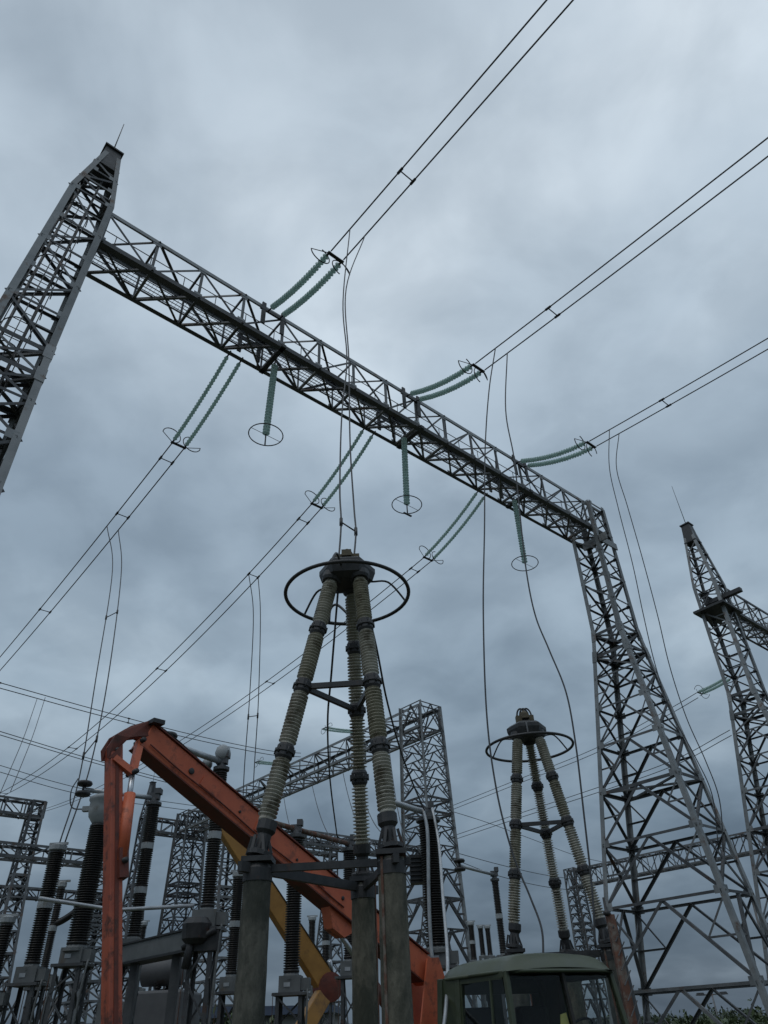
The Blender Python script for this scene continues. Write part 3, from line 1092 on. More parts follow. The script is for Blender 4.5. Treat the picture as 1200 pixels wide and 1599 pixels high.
def cross(o):
    """a gantry turned a quarter: its beam runs along the conductors"""
    def f(s, n, z):
        return o + NN * -s + D * n + UP * z
    return f


def prof5(z):
    t = (20.6 - z) / 20.6
    return 0.95 + 0.3 * t, 0.95 + 0.55 * t, -0.95


C5 = cross(V((2.55, 47.6, 0)))
g5 = thing('portal_gantry', C5(11, -0.5, 0), 'lattice gantry behind the tall tripod, beam running away to the left', 'gantry')
column(g5, C5, 0.0, False, 'galv', 'galv', wleg=0.17, wbr=0.085, prof=prof5, ztop=19.8)
column(g5, C5, 33.0, False, 'brace', 'brace', wleg=0.2, wbr=0.11, prof=prof5, ztop=19.8)
beam(g5, C5, -0.8, 33.5, False, 'galv', 'galv', 17, wch=0.19, wbr=0.10, walkway=False, BN=(0.0, -1.9), Z_TOP=19.6)


A6 = atz(905, 1388, 18.0)


def row3(s, n, z):
    return V((A6.x, A6.y, 0)) + NN * s + D * n + UP * z


g6 = thing('portal_gantry', row3(12, 0, 0), 'faint distant lattice gantry seen between the legs of the right column', 'gantry')
column(g6, row3, 0, False, 'brace', 'brace', wleg=0.24, wbr=0.13, prof=prof5, ztop=20.6)
column(g6, row3, 50, False, 'brace', 'brace', wleg=0.24, wbr=0.13, prof=prof5, ztop=20.6)
beam(g6, row3, -0.4, 50.4, False, 'brace', 'brace', 26, wch=0.22, wbr=0.12, walkway=False, BN=(0.0, -1.9), Z_TOP=20.4)


def row4(s, n, z):
    return V((-62.0, 92.0, 0)) + D * s + NN * n + UP * z


g7 = thing('portal_gantry', row4(12, 0, 0), 'farthest low lattice gantry at the left edge, below the other beam', 'gantry')
column(g7, row4, 0, False, 'brace', 'brace', wleg=0.26, wbr=0.16)
column(g7, row4, 26, False, 'brace', 'brace', wleg=0.26, wbr=0.16)
beam(g7, row4, -0.4, 26.4, False, 'brace', 'brace', 16, wch=0.25, wbr=0.16, walkway=False)

A8 = at(352, 1400, 60)


def row5(s, n, z):
    return V((A8.x, A8.y, 0)) + D * s + NN * n + UP * (z * 0.82)


g8 = thing('portal_gantry', row5(11, 0, 0), 'low distant lattice gantry between the first concrete post and the black columns', 'gantry')
column(g8, row5, 0, False, 'brace', 'brace', wleg=0.16, wbr=0.09)
column(g8, row5, 22, False, 'brace', 'brace', wleg=0.16, wbr=0.09)
beam(g8, row5, -0.4, 22.4, False, 'brace', 'brace', 15, wch=0.16, wbr=0.09, walkway=False)
A9 = at(36, 1480, 52)


def row6(s, n, z):
    return V((A9.x, A9.y, 0)) + D * s + NN * n + UP * (z * 0.62)


g9 = thing('portal_gantry', row6(-8, 0, 0), 'low lattice gantry at the left edge behind the thin insulator with a bent arm', 'gantry')
column(g9, row6, 4, False, 'brace', 'brace', wleg=0.15, wbr=0.08)
column(g9, row6, -16, False, 'brace', 'brace', wleg=0.15, wbr=0.08)
beam(g9, row6, -16.4, 4.4, False, 'brace', 'brace', 15, wch=0.15, wbr=0.08, walkway=False)

# ------------------------------------------------------------------ bus wires in the distance
def pixwire(label, pix, ds, r=0.03, tw=None, sp=(), group='distant wires'):
    pts = smooth_path([at(x, y, d) for (x, y), d in zip(pix, ds)], 6)
    if tw:
        return twin(label, pts, [p + V(tw) for p in pts], r, sp, group)
    return single(label, pts, r, group)


pixwire('pair of bus wires sloping down from the left edge to behind the crane elbow',
        [(-40, 1056), (0, 1066), (150, 1108), (300, 1147), (420, 1172), (470, 1176)], [45, 46, 50, 55, 59, 61], 0.028, (0, 0, -0.32), (6, 14))
pixwire('pair of bus wires passing behind the crane elbow, second from top at the left edge',
        [(-40, 1130), (0, 1142), (160, 1190), (320, 1232), (420, 1250)], [52, 53, 58, 63, 66], 0.028, (0, 0, -0.22))
pixwire('pair of thin bus wires at the left edge just above the distant beam end',
        [(0, 1195), (90, 1222), (170, 1240), (260, 1252), (330, 1262)], [60, 62, 64, 66, 68], 0.025, (0, 0, -0.45))
# droppers from the far conductors


def sight_px(p):
    d = V(p) - EYE
    k = FP / d.dot(F)
    return 600 + d.dot(CX) * k, 799.5 - d.dot(CY) * k


def nearest(pts, x, y):
    return min(range(len(pts)), key=lambda i: math.hypot(sight_px(pts[i])[0] - x, sight_px(pts[i])[1] - y))


pf, qf = far_pts[0]
i0 = nearest(pf, 183, 828)
da = math.hypot(pf[i0].x, pf[i0].y)
p1 = smooth_path([pf[i0], at(176, 890, da - 0.5), at(150, 1060, (da + 36) / 3), at(124, 1215, 18.5), at(93, 1318, 18)], 8)
p2 = smooth_path([qf[i0], at(190, 890, da - 0.5), at(172, 1040, (da + 36) / 3), at(143, 1190, 18.5), at(101, 1318, 18)], 8)
twin('pair of wires dropping to the dark post insulator at the left', p1, p2, 0.016, (12, 22), name='dropper_wires')
pf, qf = far_pts[1]
i0 = nearest(pf, 398, 905)
da = math.hypot(pf[i0].x, pf[i0].y)
p1 = smooth_path([pf[i0], at(396, 960, da), at(390, 1090, da), at(382, 1200, da), at(378, 1300, da)], 8)
p2 = smooth_path([qf[i0], at(407, 960, da), at(404, 1090, da), at(398, 1190, da), at(392, 1300, da)], 8)
twin('pair of wires dropping behind the orange crane arm', p1, p2, 0.016, (18,), name='dropper_wires')
pixwire('pair of wires fanning down to the far left beam',
        [(58, 1092), (38, 1150), (15, 1205), (0, 1240)], [47, 44, 41, 40], 0.02, (0.5, 0, 0.1))
# dead-end strings on the far crossing gantry
for k, (sb, lb) in enumerate(((6.0, 'pale glass string on the beam behind the tall tripod, nearer its column'),
                              (15.0, 'pale glass string on the beam behind the left leg of the tall tripod'))):
    a_ = C5(sb, -1.95, 19.6)
    tension_set(lb, a_, a_ - D * 3.0 - UP * 0.35, 0.3, 0.05, 'strings on the crossing gantry', r=0.08)
for k, (sb, px_, lb) in enumerate(((3.5, (640, 1315, 34), 'drooping jumper wire under the beam behind the tall tripod, nearest the column'),
                                   (7.5, (622, 1305, 34), 'second drooping jumper wire from the column behind the tall tripod'),
                                   (9.0, (602, 1322, 32), 'third drooping jumper wire from the column behind the tall tripod'),
                                   (13.0, (560, 1325, 32), 'fourth drooping jumper wire from the column behind the tall tripod'),
                                   (17.0, (500, 1330, 33), 'leftmost drooping jumper wire under the beam behind the tall tripod'))):
    single(lb, curve(C5(sb, -0.9, 18.0), at(*px_), 1.6), 0.024, 'jumpers under the crossing beam')
# right hand side
pixwire('pair of far wires rising to a glass string beside the right lattice tower', [(697, 1262), (797, 1222), (927, 1170), (1040, 1110), (1088, 1082)], [62, 57, 51, 46, 44], 0.022, (0, 0, -0.3))
tension_set('pale glass string left of the far right lattice tower', at(1138, 1056, 42), at(1090, 1081, 44), 0.3, 0.05, r=0.085)
pixwire('far wire crossing below the ring of the smaller tripod', [(700, 1308), (800, 1274), (927, 1232), (1050, 1188), (1140, 1140)], [62, 57, 51, 47, 44], 0.022, (0, 0, -0.3))
pixwire('far wire sinking to the right from the lattice tower behind the tall tripod', [(690, 1262), (760, 1284), (830, 1310), (900, 1336), (960, 1350)], [50, 56, 62, 70, 76], 0.022)
pixwire('second far wire sinking to the right behind the smaller tripod', [(700, 1328), (780, 1350), (850, 1366), (920, 1376)], [50, 56, 62, 70], 0.022)
pixwire('third far wire sinking to the right behind the smaller tripod', [(705, 1340), (780, 1368), (860, 1386), (930, 1392)], [50, 56, 62, 70], 0.022)


# ------------------------------------------------------------------ dark post insulators, breakers and disconnectors
def stand(root, x, y, zt, w=0.45, m_='galv_dark'):
    s = MB()
    h = w / 2
    for i in (-1, 1):
        for j in (-1, 1):
            s.angle((x + i * h, y + j * h, 0), (x + i * h, y + j * h, zt), 0.07, V((-i, 0, 0)), V((0, -j, 0)))
    z = 0.0
    k = 0
    while z < zt - 0.2:
        z1 = min(z + 0.62, zt)
        for i, j, i2, j2 in ((-1, -1, 1, -1), (1, -1, 1, 1), (1, 1, -1, 1), (-1, 1, -1, -1)):
            a, b = V((x + i * h, y + j * h, z)), V((x + i2 * h, y + j2 * h, z1))
            if k % 2:
                a, b = V((x + i2 * h, y + j2 * h, z)), V((x + i * h, y + j * h, z1))
            s.bar(a, b, 0.03, 0.03)
        z = z1
        k += 1
    s.box((x, y, zt + 0.02), (w + 0.12, w + 0.12, 0.05))
    s.build('lattice_stand', m_, root)
    MB().box((x, y, 0.05), (w + 0.3, w + 0.3, 0.22), taper=0.9).build('footing', 'concrete', root)


def post(label, pt, pb, d, r, nsec, name='post_insulator', cat='insulator', cap='flat', base='box', group='dark insulator columns', sheds=None):
    top = at(*pt, d)
    zb = at(*pb, d).z
    x, y = top.x, top.y
    root = thing(name, (x, y, 0), label, cat, group)
    r *= 0.87
    bh = 0.34
    stand(root, x, y, zb - bh, 0.5 if r > 0.16 else 0.4)
    b = MB()
    if base == 'box':
        b.box((x, y, zb - bh / 2), (0.42, 0.42, bh - 0.05))
        b.box((x + 0.28, y - 0.05, zb - bh / 2), (0.2, 0.25, 0.2))
        b.box((x, y, zb - bh + 0.02), (0.66, 0.5, 0.04))
    b.lathe((x, y, zb - 0.09), (x, y, 9), [(0, r * 1.35), (0.05, r * 1.35), (0.06, r), (0.14, r * 0.8)], 12, False)
    b.build('base_casting', 'paint_grey', root)
    hw = 0.27 if r > 0.16 else 0.22
    MB().tube(smooth_path([(x + 0.34, y - 0.12, zb - bh / 2), (x + hw + 0.08, y - hw, zb - bh - 0.3), (x + hw + 0.03, y - hw - 0.03, 0.6), (x + hw + 0.03, y - hw - 0.03, 0.0)], 4), 0.022, 6).build('cable_conduit', 'paint_grey', root)
    MB().bar((x - hw - 0.03, y - hw, 0), (x - hw - 0.03, y - hw, zb - bh), 0.03, 0.008).build('earth_strap', 'rust', root)
    MB().box((x - 0.05, y - 0.215, zb - bh / 2), (0.12, 0.01, 0.07)).build('nameplate', 'alu', root)
    capn = {'flat': 0.10, 'head': 0.62, 'arm': 0.16}[cap]
    L = top.z - capn - zb
    u = L / nsec
    for i in range(nsec):
        z0, z1 = zb + u * i + 0.03, zb + u * (i + 1) - 0.03
        ins = MB()
        ns = sheds or max(6, int((z1 - z0) / 0.046))
        ins.lathe((x, y, z0), (x, y, z1), shed_prof(z1 - z0, r * 0.76, r, ns), 14)
        ins.build('dark_insulator', 'porc_black', root)
        if i < nsec - 1:
            MB().lathe((x, y, z1 - 0.05), (x, y, 20), [(0, r * 0.8), (0.02, r * 0.98), (0.14, r * 0.98), (0.16, r * 0.8)], 12, False).build('joint_flange', 'paint_pale', root)
    c = MB()
    zc = top.z - capn
    if cap == 'flat':
        c.lathe((x, y, zc - 0.03), (x, y, 20), [(0, r * 0.8), (0.03, r * 1.15), (0.12, r * 1.15), (0.15, r * 0.6)], 12, False)
        c.bar((x - 0.2, y, top.z + 0.03), (x + 0.2, y, top.z + 0.03), 0.05, 0.05)
    elif cap == 'head':
        c.lathe((x, y, zc - 0.03), (x, y, 20), [(0, r * 0.75), (0.05, r * 0.9), (0.16, r * 1.3), (0.30, r * 1.42), (0.46, r * 1.4), (0.5, r * 1.55), (0.56, r * 1.55), (0.6, r * 1.2), (0.64, r * 0.5)], 18)
        c.box((x - r * 1.7, y, zc + 0.32), (0.18, 0.12, 0.1))
        c.box((x + r * 1.7, y, zc + 0.32), (0.18, 0.12, 0.1))
    else:
        c.lathe((x, y, zc - 0.03), (x, y, 20), [(0, r * 0.8), (0.02, r * 1.25), (0.08, r * 1.25), (0.10, r * 0.7), (0.18, r * 0.6)], 12, False)
        c.box((x, y, top.z + 0.03), (0.22, 0.16, 0.14))
        c.box((x + 0.08, y, top.z + 0.14), (0.12, 0.2, 0.12))
    c.build('head_housing' if cap == 'head' else 'terminal_cap', 'paint_pale' if cap != 'arm' else 'galv_dark', root)
    return root, V((x, y, top.z)), zb


def arm(root, a, b, r, discs=True, material='alu'):
    a, b = V(a), V(b)
    ar = MB().tube([a, a.lerp(b, 0.5), b], r, 10)
    aro = ar.build('contact_arm', material, root)
    if discs:
        dd = MB()
        for k in (-0.09, 0.13):
            dd.lathe(b + UP * k, b + UP * 9, [(-0.045, 0.10), (-0.04, 0.15), (0.0, 0.17), (0.04, 0.15), (0.045, 0.10)], 14)
        dd.tube([b - UP * 0.12, b + UP * 0.16], 0.04, 8)
        dd.build('contact_shield', 'dark', root, aro)


# j: small ones at the far left
post('slim dark insulator column cut by the left edge of the picture', (14, 1432), (-12, 1545), 18, 0.15, 1)
post('two-section dark insulator column with grey cap and two wires on top', (92, 1320), (48, 1508), 18, 0.185, 2)
rj, tj, zj = post('thin dark insulator column with a bent side arm, left of the grey-headed transformer', (98, 1378), (66, 1520), 22, 0.12, 2)
aj = MB()
q = tj - UP * 0.95
aj.tube(smooth_path([q, q + V((0.25, 0, 0.10)), q + V((0.5, 0, 0.28)), q + V((0.58, 0, 0.5))], 5), 0.085, 8)
aj.build('side_arm', 'porc_black', rj)
ro, tb, zb_ = post('thick dark insulator with a rounded grey head, beside the orange forearm', (166, 1240), (122, 1478), 17.2, 0.24, 1, 'current_transformer', 'transformer', 'head')
MB().tube(smooth_path([tb + V((-0.35, 0, -0.3)), tb + V((-0.7, 0, -0.25)), tb + V((-0.8, 0, 0.1)), tb + V((-0.75, 0.1, 0.4))], 5), 0.014, 6).build('terminal_lead', 'wire', ro)
rc_, tcn, zc_ = post('three-section dark disconnector column right of the orange forearm, arm pointing left', (242, 1246), (192, 1465), 17.8, 0.165, 3, 'disconnector_pole', 'disconnector', 'arm')
arm(rc_, tcn, atz(131, 1233, tcn.z), 0.05)
rd, td, zd = post('dark disconnector column with a round contact top, above the orange crane arm', (347, 1190), (321, 1420), 14.5, 0.15, 2, 'disconnector_pole', 'disconnector', 'arm')
arm(rd, td, atz(262, 1160, td.z), 0.06, True)
kn = MB()
kn.lathe(td + UP * 0.02, td + UP * 9, [(0, 0.06), (0.06, 0.13), (0.16, 0.16), (0.26, 0.13), (0.32, 0.05)], 12)
kn.lathe(td + V((-0.2, 0, -0.03)), td + V((-2, 0, 0.0)), [(0, 0.05), (0.04, 0.11), (0.14, 0.12), (0.2, 0.05)], 12)
kn.build('contact_head', 'paint_pale', rd)
# drive mechanism, girder and rod under the near disconnector column
gz = zd - 0.42
Lp = atz(196, 1492, gz - 0.02)
Rp = V((td.x, td.y, gz - 0.02))
gd = MB()
sidev = (Rp - Lp).normalized()
gd.bar(Lp, Rp - sidev * 0.2, 0.34, 0.30, UP)
gd.build('base_girder', 'paint_grey', rd, bevel=0.015)
g_ = MB()
g_.bar(Lp + UP * 0.16, Rp + UP * 0.16 - sidev * 0.2, 0.40, 0.03, UP)
g_.bar(Lp - UP * 0.17, Rp - UP * 0.17 - sidev * 0.2, 0.42, 0.03, UP)
g_.build('girder_flange', 'dark', rd)
mc = MB()
mc.lathe(V((td.x - 0.1, td.y - 0.2, zd - 0.55)), V((td.x - 0.1, td.y - 0.2, 9)), [(0, 0.16), (0.08, 0.24), (0.3, 0.26), (0.4, 0.18)], 12, False)
mc.box((td.x + 0.1, td.y - 0.1, zd - 0.5), (0.4, 0.3, 0.3))
mc.tube([(td.x - 0.3, td.y - 0.25, zd - 0.6), (td.x + 0.25, td.y - 0.3, zd - 0.35)], 0.05, 8)
mc.tube([(td.x - 0.2, td.y - 0.3, zd - 0.9), (td.x - 0.15, td.y - 0.25, zd - 0.4)], 0.07, 8)
mc.build('drive_mechanism', 'dark', rd)
for q_ in (Lp + sidev * 0.5, Rp - sidev * 0.9):
    MB().bar((q_.x, q_.y, 0), (q_.x, q_.y, gz - 0.18), 0.14, 0.14).build('girder_leg', 'galv_dark', rd)
rp_ = MB().tube([atz(62, 1403, 3.62), atz(180, 1421, 3.62), V((td.x - 0.25, td.y, 3.60))], 0.032, 8)
tag(rp_.build('operating_rod', 'alu', rd), 'long pale rod running level to the left')

re_, te, ze_ = post('two-section dark insulator column just left of a concrete post', (374, 1362), (354, 1524), 19, 0.16, 2)
rf, tf, zf_ = post('dark insulator column crossed by the yellow arm, right of the first concrete post', (463, 1296), (450, 1522), 16.4, 0.19, 1, 'disconnector_pole', 'disconnector', 'arm')
rg_, tg, zg_ = post('dark insulator column hidden behind the middle concrete post', (546, 1318), (541, 1500), 18.5, 0.18, 1, 'disconnector_pole', 'disconnector', 'arm')
arm(rf, atz(428, 1285, tf.z), tg + V((0, 0, 0.0)), 0.055, False, 'rust')
rh, th, zh_ = post('thick dark insulator right of the concrete posts with a pale arm and grey conduits', (668, 1270), (688, 1480), 15.5, 0.235, 1, 'breaker_pole', 'breaker', 'arm')
arm(rh, th, atz(602, 1249, th.z), 0.06, False)
MB().tube(smooth_path([th + V((-0.1, -0.2, 0.05)), at(668, 1300, 15.2), at(670, 1400, 15.2), at(673, 1470, 15.2), at(676, 1500, 15.2)], 5), 0.035, 8).build('conduit_pipe', 'alu', rh)
bx = MB()
bx.box(at(654, 1358, 15.9), (0.36, 0.3, 0.52))
for k in range(6):
    bx.box(at(654, 1358, 15.9) + V((-0.02, -0.17, -0.2 + 0.08 * k)), (0.34, 0.05, 0.02))
bx.bar(at(654, 1358, 15.9), (th.x, th.y, at(654, 1358, 15.9).z - 0.1), 0.1, 0.08, UP)
tag(bx.build('louvred_box', 'dark', rh), 'dark louvred box on its left side')
cb = smooth_path([th + V((0.1, -0.2, 0.05)), at(686, 1320, 15.0), at(692, 1400, 14.0), at(699, 1490, 13.0), at(697, 1570, 12.0), at(688, 1640, 11.4)], 6)
tag(MB().tube(cb, 0.028, 8).build('hanging_cable', 'alu'), 'grey cable curving down in front of the truck cab corner', 'cable')
ri, ti, zi = post('slim dark insulator column with a pale arm, left of the smaller tripod', (772, 1366), (788, 1490), 24, 0.125, 2, 'disconnector_pole', 'disconnector', 'arm')
arm(ri, ti, atz(718, 1352, ti.z), 0.045)
for k, xx in enumerate((750, 761)):
    post(('left' if k == 0 else 'right') + ' one of two small far insulators above the cab roof', (xx, 1446), (xx + 3, 1492), 42, 0.16, 1, group='small far insulators')
# far equipment glimpsed through the middle
for k, (xx, yt, yb, dd) in enumerate(((488, 1432, 1540, 30), (510, 1400, 1545, 27), (735, 1440, 1500, 34), (225, 1440, 1540, 30))):
    post(('thin far insulator column behind the yellow arm, left of two',
          'thin far insulator column behind the yellow arm, right of two',
          'thin far insulator column left of the cab roof',
          'thin far insulator column behind the grey girder')[k], (xx, yt), (xx, yb), dd, 0.15, 2, group='thin far insulators')

# power transformer behind the girder
ct = at(262, 1530, 24)
tr = thing('power_transformer', (ct.x, ct.y, 0), 'dark grey transformer tank under the grey girder', 'transformer')
MB().box((ct.x, ct.y, 1.45), (1.5, 2.2, 2.7)).build('tank', 'tank', tr, bevel=0.06)
MB().lathe((ct.x - 0.6, ct.y - 0.4, 3.28), (ct.x + 2, ct.y - 0.4, 3.28), [(0, 0.25), (0.05, 0.36), (1.1, 0.36), (1.15, 0.25)], 18).build('conservator', 'tank', tr)
for k in range(9):
    MB().box((ct.x - 1.15, ct.y - 0.9 + k * 0.22, 1.5), (0.7, 0.05, 2.2)).build('radiator_fin', 'paint_grey', tr)
for k in range(3):
    MB().lathe((ct.x - 0.1 + 0.1 * k, ct.y - 0.5 + 0.6 * k, 2.8), (ct.x - 0.1 + 0.1 * k, ct.y - 0.5 + 0.6 * k, 9), shed_prof(0.8, 0.06, 0.11, 9), 10).build('bushing', 'porc_black', tr)
MB().box((ct.x, ct.y, 0.06), (2.2, 2.8, 0.2)).build('plinth', 'concrete', tr)


# ------------------------------------------------------------------ aerial lift truck: olive cab, orange folding boom
TC = V((2.12, 11.42, 0))
FW = V((0.515, -0.857, 0)).normalized()
rzt = math.atan2(-FW.x, FW.y)
TM = Matrix.Translation(TC) @ Matrix.Rotation(rzt, 4, 'Z')      # local: x vehicle right, y forward, z up
trk = thing('aerial_lift_truck', TC, 'olive green truck with a long folded orange lift boom', 'truck', rz=rzt)


def tb_(mb, name, mt, parent=None, bevel=0.0):
    return mb.xf(TM).build(name, mt, trk, parent, bevel)


# cab roof: crowned shell
rf_ = MB()
nx, ny = 18, 12
vs, fs = [], []
for layer in (0, 1):
    for j in range(ny + 1):
        for i in range(nx + 1):
            u, v = -1 + 2 * i / nx, -1 + 2 * j / ny
            hx = 0.97 - 0.03 * (v * v)
            x = u * hx
            yy = -0.80 + v * 0.86
            e_ = max(0.0, 1 - abs(u) ** 5.5) ** 0.6 * max(0.0, 1 - abs(v) ** 8) ** 0.5
            z = 2.22 + 0.19 * e_ + 0.04 * (1 - u * u)
            if layer:
                z -= 0.03
                x *= 0.98
                yy = -0.80 + v * 0.845
            vs.append((x, yy, z))
st = (nx + 1) * (ny + 1)
for j in range(ny):
    for i in range(nx):
        a = j * (nx + 1) + i
        fs.append((a, a + 1, a + nx + 2, a + nx + 1))
        fs.append((st + a + nx + 1, st + a + nx + 2, st + a + 1, st + a))
rf_.add(vs, fs, True)
roof = tb_(rf_, 'cab_roof', 'green')
gut = MB()
gp = []
for k in range(41):
    a = 2 * math.pi * k / 40
    ca, sa = math.cos(a), math.sin(a)
    gp.append((0.985 * math.copysign(abs(ca) ** 0.35, ca), -0.80 + 0.875 * math.copysign(abs(sa) ** 0.35, sa), 2.22))
gut.tube(gp, 0.022, 6)
tb_(gut, 'rain_gutter', 'green', roof)
vent = MB().box((0.0, -0.75, 2.455), (0.5, 0.4, 0.03))
tb_(vent, 'roof_hatch', 'green', roof, 0.01)
# body shell below the windows
body = MB()
body.box((0, -0.82, 1.18), (2.0, 1.62, 0.72))
tb_(body, 'cab_body', 'green', None, 0.04)
# pillars: A, B(rear), divider
for sx in (-1, 1):
    for p_, q_, w_, h_ in (((sx * 0.97, 0.04, 1.5), (sx * 0.92, -0.05, 2.23), 0.07, 0.07), ((sx * 0.97, -1.56, 1.5), (sx * 0.92, -1.54, 2.23), 0.16, 0.12),
                           ((sx * 0.975, -1.12, 1.5), (sx * 0.93, -1.11, 2.23), 0.10, 0.10)):
        tb_(MB().bar(p_, q_, w_, h_, V((0, 1, 0))), 'cab_pillar', 'green', None, 0.012)
    tb_(MB().bar((sx * 0.93, -1.12, 2.19), (sx * 0.93, -0.06, 2.19), 0.07, 0.06, UP), 'roof_rail', 'green')
    tb_(MB().box((sx * 0.955, -1.34, 1.88), (0.04, 0.38, 0.70)), 'rear_quarter_panel', 'green')
dv = MB().bar((0, 0.085, 1.5), (0, -0.005, 2.22), 0.045, 0.04, V((0, 1, 0)))
tb_(dv, 'windscreen_divider', 'cab_dark')
tb_(MB().bar((-0.9, -0.03, 2.215), (0.9, -0.03, 2.215), 0.05, 0.035, UP), 'windscreen_seal', 'cab_dark')
tb_(MB().bar((-0.94, 0.06, 1.515), (0.94, 0.06, 1.515), 0.06, 0.06, UP), 'windscreen_seal', 'cab_dark')
for sx in (-1, 1):
    gl = MB()
    o0, o1 = sx * 0.022, sx * 0.945
    gl.poly([(o0, 0.055, 1.54), (o1, 0.02, 1.54), (sx * 0.90, -0.055, 2.20), (o0, -0.02, 2.20)], (0, 0.1, 0.01), 0.006)
    tb_(gl, 'windscreen_pane', 'glass')
# doors
for sx in (-1, 1):
    dr = MB()
    dr.box((sx * 1.005, -0.56, 1.2), (0.03, 1.02, 0.66))
    drr = tb_(dr, 'door', 'green', None, 0.02)
    wf = MB()
    wf.bar((sx * 0.985, -0.36, 1.53), (sx * 0.95, -0.36, 2.17), 0.03, 0.03)
    wf.bar((sx * 0.99, -1.06, 1.53), (sx * 0.99, -0.02, 1.53), 0.05, 0.035, UP)
    wf.bar((sx * 0.97, -1.06, 1.53), (sx * 0.945, -1.06, 2.17), 0.04, 0.04)
    wf.bar((sx * 0.95, -1.06, 2.16), (sx * 0.94, -0.10, 2.16), 0.04, 0.035, UP)
    tb_(wf, 'window_frame', 'green', drr)
    gl = MB().poly([(sx * 0.975, -1.04, 1.55), (sx * 0.975, -0.38, 1.55), (sx * 0.945, -0.38, 2.15), (sx * 0.945, -1.04, 2.15)], (sx, 0, 0), 0.005)
    tb_(gl, 'door_glass', 'glass', drr)
    gl = MB().poly([(sx * 0.975, -0.34, 1.55), (sx * 0.975, -0.0, 1.55), (sx * 0.945, -0.10, 2.15), (sx * 0.945, -0.34, 2.15)], (sx, 0, 0), 0.005)
    tb_(gl, 'quarter_light', 'glass', drr)
    hn = MB().bar((sx * 1.035, -0.98, 1.40), (sx * 1.035, -0.84, 1.40), 0.025, 0.03, UP)
    tb_(hn, 'door_handle', 'hydraulic', drr)
    sl_ = MB().bar((sx * 1.02, -1.05, 1.505), (sx * 1.02, -0.02, 1.505), 0.015, 0.02, UP)
    tb_(sl_, 'bright_sill_trim', 'alu', drr)
    mr = MB()
    mr.tube([(sx * 0.98, 0.1, 1.45), (sx * 1.22, 0.22, 1.50), (sx * 1.22, 0.22, 1.56)], 0.012, 6)
    mo = tb_(mr, 'mirror_stay', 'dark')
    tb_(MB().box((sx * 1.22, 0.22, 1.50), (0.16, 0.03, 0.24)), 'mirror', 'dark', mo, 0.01)
# inside: seats, wheel, dash, papers on the dash
for sx in (-0.5, 0.45):
    st_ = tb_(MB().box((sx, -1.15, 1.25), (0.55, 0.5, 0.3)), 'seat', 'cab_dark', None, 0.03)
    tb_(MB().box((sx, -1.40, 1.60), (0.5, 0.14, 0.56)), 'seat_back', 'cab_dark', st_, 0.03)
tb_(MB().box((0, -0.12, 1.44), (1.8, 0.3, 0.14)), 'dashboard', 'cab_dark', None, 0.02)
tb_(MB().ring((-0.5, -0.42, 1.56), (0, -0.6, 0.8), 0.22, 0.016, 24, 6), 'steering_wheel', 'rubber')
pp = MB().poly([(0.03, 0.03, 1.55), (0.21, 0.03, 1.55), (0.14, -0.0, 1.74), (0.04, -0.0, 1.76)], (0, -1, 0), 0.012)
tb_(pp, 'yellow_card', 'card')
for z_, h_ in ((1.585, 0.13), (2.14, 0.20)):
    tb_(MB().box((0, -1.60, z_), (1.9, 0.05, h_)), 'rear_panel', 'green')
for x, w_ in ((-0.83, 0.24), (0.0, 0.26), (0.83, 0.24)):
    tb_(MB().box((x, -1.60, 1.845), (w_, 0.05, 0.388)), 'rear_panel', 'green')
for x in (0.42, -0.42):
    tb_(MB().box((x, -1.60, 1.845), (0.57, 0.012, 0.385)), 'rear_window', 'glass')
for sx in (-1, 1):
    tb_(MB().tube([(sx * 0.45, 0.11, 1.5), (sx * 0.62, 0.088, 1.57), (sx * 0.90, 0.07, 1.60)], 0.010, 5), 'wiper', 'rubber')
# bonnet, wings, bumper, lamps
bn = MB()
bn.box((0, 0.72, 1.22), (1.25, 1.35, 0.5), taper=0.9)
tb_(bn, 'bonnet', 'green', None, 0.06)
for sx in (-1, 1):
    wg = MB().box((sx * 0.86, 0.62, 1.02), (0.5, 1.35, 0.12))
    tb_(wg, 'wing', 'green', None, 0.04)
    lm = MB().lathe((sx * 0.86, 1.2, 0.9), (sx * 0.86, 3, 0.9), [(0, 0.1), (0.1, 0.12), (0.14, 0.11)], 14)
    tb_(lm, 'headlight', 'paint_pale')
bp_ = MB().bar((-1.15, 1.55, 0.68), (1.15, 1.55, 0.68), 0.12, 0.2, UP)
tb_(bp_, 'bumper', 'green', None, 0.02)
for k in range(7):
    tb_(MB().box((-0.45 + 0.15 * k, 1.405, 1.2), (0.05, 0.03, 0.42)), 'grille_bar', 'dark')
for sx in (-0.42, 0.42):
    tb_(MB().bar((sx, 1.5, 0.82), (sx, -5.9, 0.82), 0.09, 0.22, UP), 'chassis_rail', 'dark')
for y in (0.6, -2.9, -4.3):
    tb_(MB().bar((-0.9, y, 0.56), (0.9, y, 0.56), 0.14, 0.14, UP), 'axle', 'dark')
for y in (0.6, -2.9, -4.3):
    for sx in (-1, 1):
        ty = MB().lathe((sx * 0.78, y, 0.56), (sx * 3, y, 0.56), [(0, 0.36), (0.02, 0.50), (0.06, 0.56), (0.24, 0.56), (0.28, 0.50), (0.30, 0.32)], 28)
        wl = tb_(ty, 'tyre', 'rubber')
        rm = MB().lathe((sx * 1.0, y, 0.56), (sx * 3, y, 0.56), [(0, 0.30), (0.09, 0.30), (0.06, 0.2), (0.10, 0.12), (0.13, 0.05)], 20)
        tb_(rm, 'rim', 'green', wl)
dk = MB().box((0, -3.6, 1.02), (2.3, 3.7, 0.1))
dk.box((0, -3.6, 1.12), (2.3, 0.1, 0.12))
tb_(dk, 'deck', 'green', None, 0.01)

